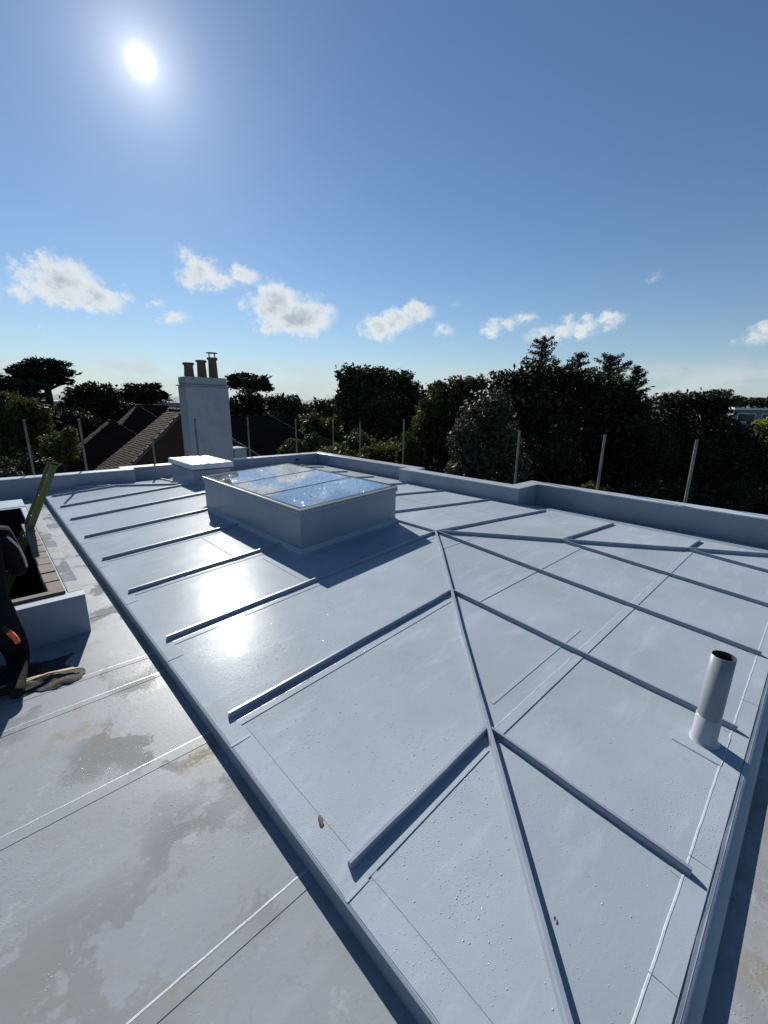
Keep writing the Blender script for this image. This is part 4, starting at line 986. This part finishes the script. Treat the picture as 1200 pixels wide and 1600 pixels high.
tree('broadleaf_tree', 'distant domed tree belt above the flat-roofed building', 82, [(1130,625,30,14),(1165,628,26,10),(1200,630,30,10),(1105,630,24,14),(1250,628,40,14)], 9000, .32, 'leaf_mid', .4, group=G, clump=.12, shell=(.75,1.))
tree('shrub', 'bright yellow-green shrub at the right edge below the flat-roofed building', 34, [(1195,664,20,14),(1205,690,22,26),(1225,668,26,20)], 5000, .16, 'leaf_bright', .1, 'shrub', clump=.2)
tree('shrub', 'small sunlit shrub peeping over the right parapet between two scaffold poles', 13, [(925,762,18,9),(945,768,18,10),(915,775,16,12)], 2600, .05, 'leaf_shrub', .04, 'shrub', clump=.25)
for (x, y, rx, ry, D, mt, lb) in ((460,698,18,10,19,'leaf_shrub','yellow-green shrub behind the far parapet right of the chimney'),(492,692,22,16,19.5,'leaf_mid','arching green shrub behind the far parapet corner'),(600,702,30,18,18.5,'leaf_shrub','grey-green shrub before the foot of the centre tree'),(560,690,24,18,20,'leaf_olive','dull olive shrub behind the pole right of the parapet corner'),(640,700,18,26,17,'leaf_olive','upright yellowish shrub behind the first parapet step'),(525,708,28,12,16.5,'leaf_shrub','low spreading shrub hugging the far parapet corner')):
    tree('shrub', lb, D, [(x,y,rx,ry),(x-rx*.7,y+ry*.5,rx*.7,ry*.8),(x+rx*.7,y+ry*.4,rx*.7,ry*.8),(x,y+ry*1.2,rx*1.2,ry)], 5200, .08, mt, .05, 'shrub', clump=.22)
# layered conifers
def conifer(label, depth, px, ytop, ybot, wpx, n_br, leaf, lean=0.):
    k = depth/F_PX; top = at(px, ytop, depth); H = (ybot-ytop)*k; Wd = wpx*k
    base = Vector((top.x-lean, top.y, GZ)); root = thing('conifer_tree', base, label, 'tree', G)
    mb = MB(); mb.tube([base, (base.x, base.y, top.z-H), top], [.3, .16, .015], 8); pts = []
    for i in range(n_br):
        t = (i+.5)/n_br; z = top.z-H*t-.02; L = Wd*(.14+.86*t**.75)*random.uniform(.5,1.2); a = i*2.4+random.uniform(-.5,.5)
        tr = top.x-lean*t; o = Vector((tr, top.y, z-.12*L)); d = Vector((math.cos(a), math.sin(a), 0)); rise = random.uniform(.25,.75)
        path = [o+d*L*s+Vector((0,0,L*(rise*s-.22*s*s+.12*s*s*s))) for s in (0,.35,.7,1)]
        mb.tube(path, [.035,.025,.015,.006], 5)
        for s in np.linspace(.12, 1.05, max(5, int(L/.09))):
            p = path[0].lerp(path[3], s); s3 = min(s,1); p = o+d*L*s+Vector((0,0,L*(rise*s3-.22*s3*s3+.12*s3**3)))
            wid = .03+.14*L*math.sin(math.pi*min(.97,.2+s*.78))
            sd = Vector((-d.y, d.x, 0))
            for _ in range(22):
                pts.append(p+sd*random.gauss(0, wid)+d*random.gauss(0,.06)+Vector((0,0,random.gauss(-.01,.05)+.05*random.random()-.5*wid*random.random())))
    mb.build('trunk', 'bark', root)
    V = leaves(np.array([tuple(p) for p in pts]), leaf, 2.6, -.2, .3); npmesh('crown', V, np.arange(len(V)).reshape(-1,4), 'leaf_pine', root)
conifer('tallest spiky conifer tip rising above the big dark tree', 20, 850, 529, 640, 66, 52, .12, .0)
conifer('conifer tip just right of the tallest one', 20.5, 907, 553, 650, 46, 44, .12, .15)
conifer('broad layered conifer right of the two spiky tips', 20, 955, 557, 680, 70, 66, .12, .1)
conifer('lower conifer at the right shoulder of the dark tree group', 20, 996, 574, 700, 46, 54, .12, .1)
tree('hedge', 'added dark low hedge over shaded lawn beyond the right-hand parapet', 14, [(1000,782,40,34,0),(1060,784,44,36,0),(1130,790,44,40,0),(1200,796,44,44,0),(1270,800,44,44,0),(950,790,40,24,0),(890,785,40,20,0)], 16000, .07, 'leaf_dark', .06, 'hedge', clump=.14, shell=(.7,1.))  # added to cover bright ground where the lawn should lie in shade
for (lb, lobes) in (('dark background tree behind the twiggy-topped tree', [(650,640,40,34),(700,660,50,50),(650,700,50,50),(740,650,40,40)]),
                    ('dark background tree behind the pale grey-green tree', [(770,640,50,50),(800,690,60,60),(740,700,50,50)]),
                    ('dark background tree behind the largest dark tree', [(880,660,60,60),(940,690,60,60),(870,730,60,50),(990,690,50,60)]),
                    ('dark background tree behind the tree right of the conifers', [(1040,680,40,40),(1090,700,60,50),(1060,750,60,50),(1150,740,60,50),(1010,730,40,50)]),
                    ('dark background tree low at the right edge under the yellow-green shrub', [(1180,760,50,50),(1230,750,50,60),(1140,780,50,40)])):
    tree('broadleaf_tree', lb, 27, lobes, 9000, .16, 'leaf_dark', .25, group=G, clump=.14, shell=(.6,1.), inner=.5)
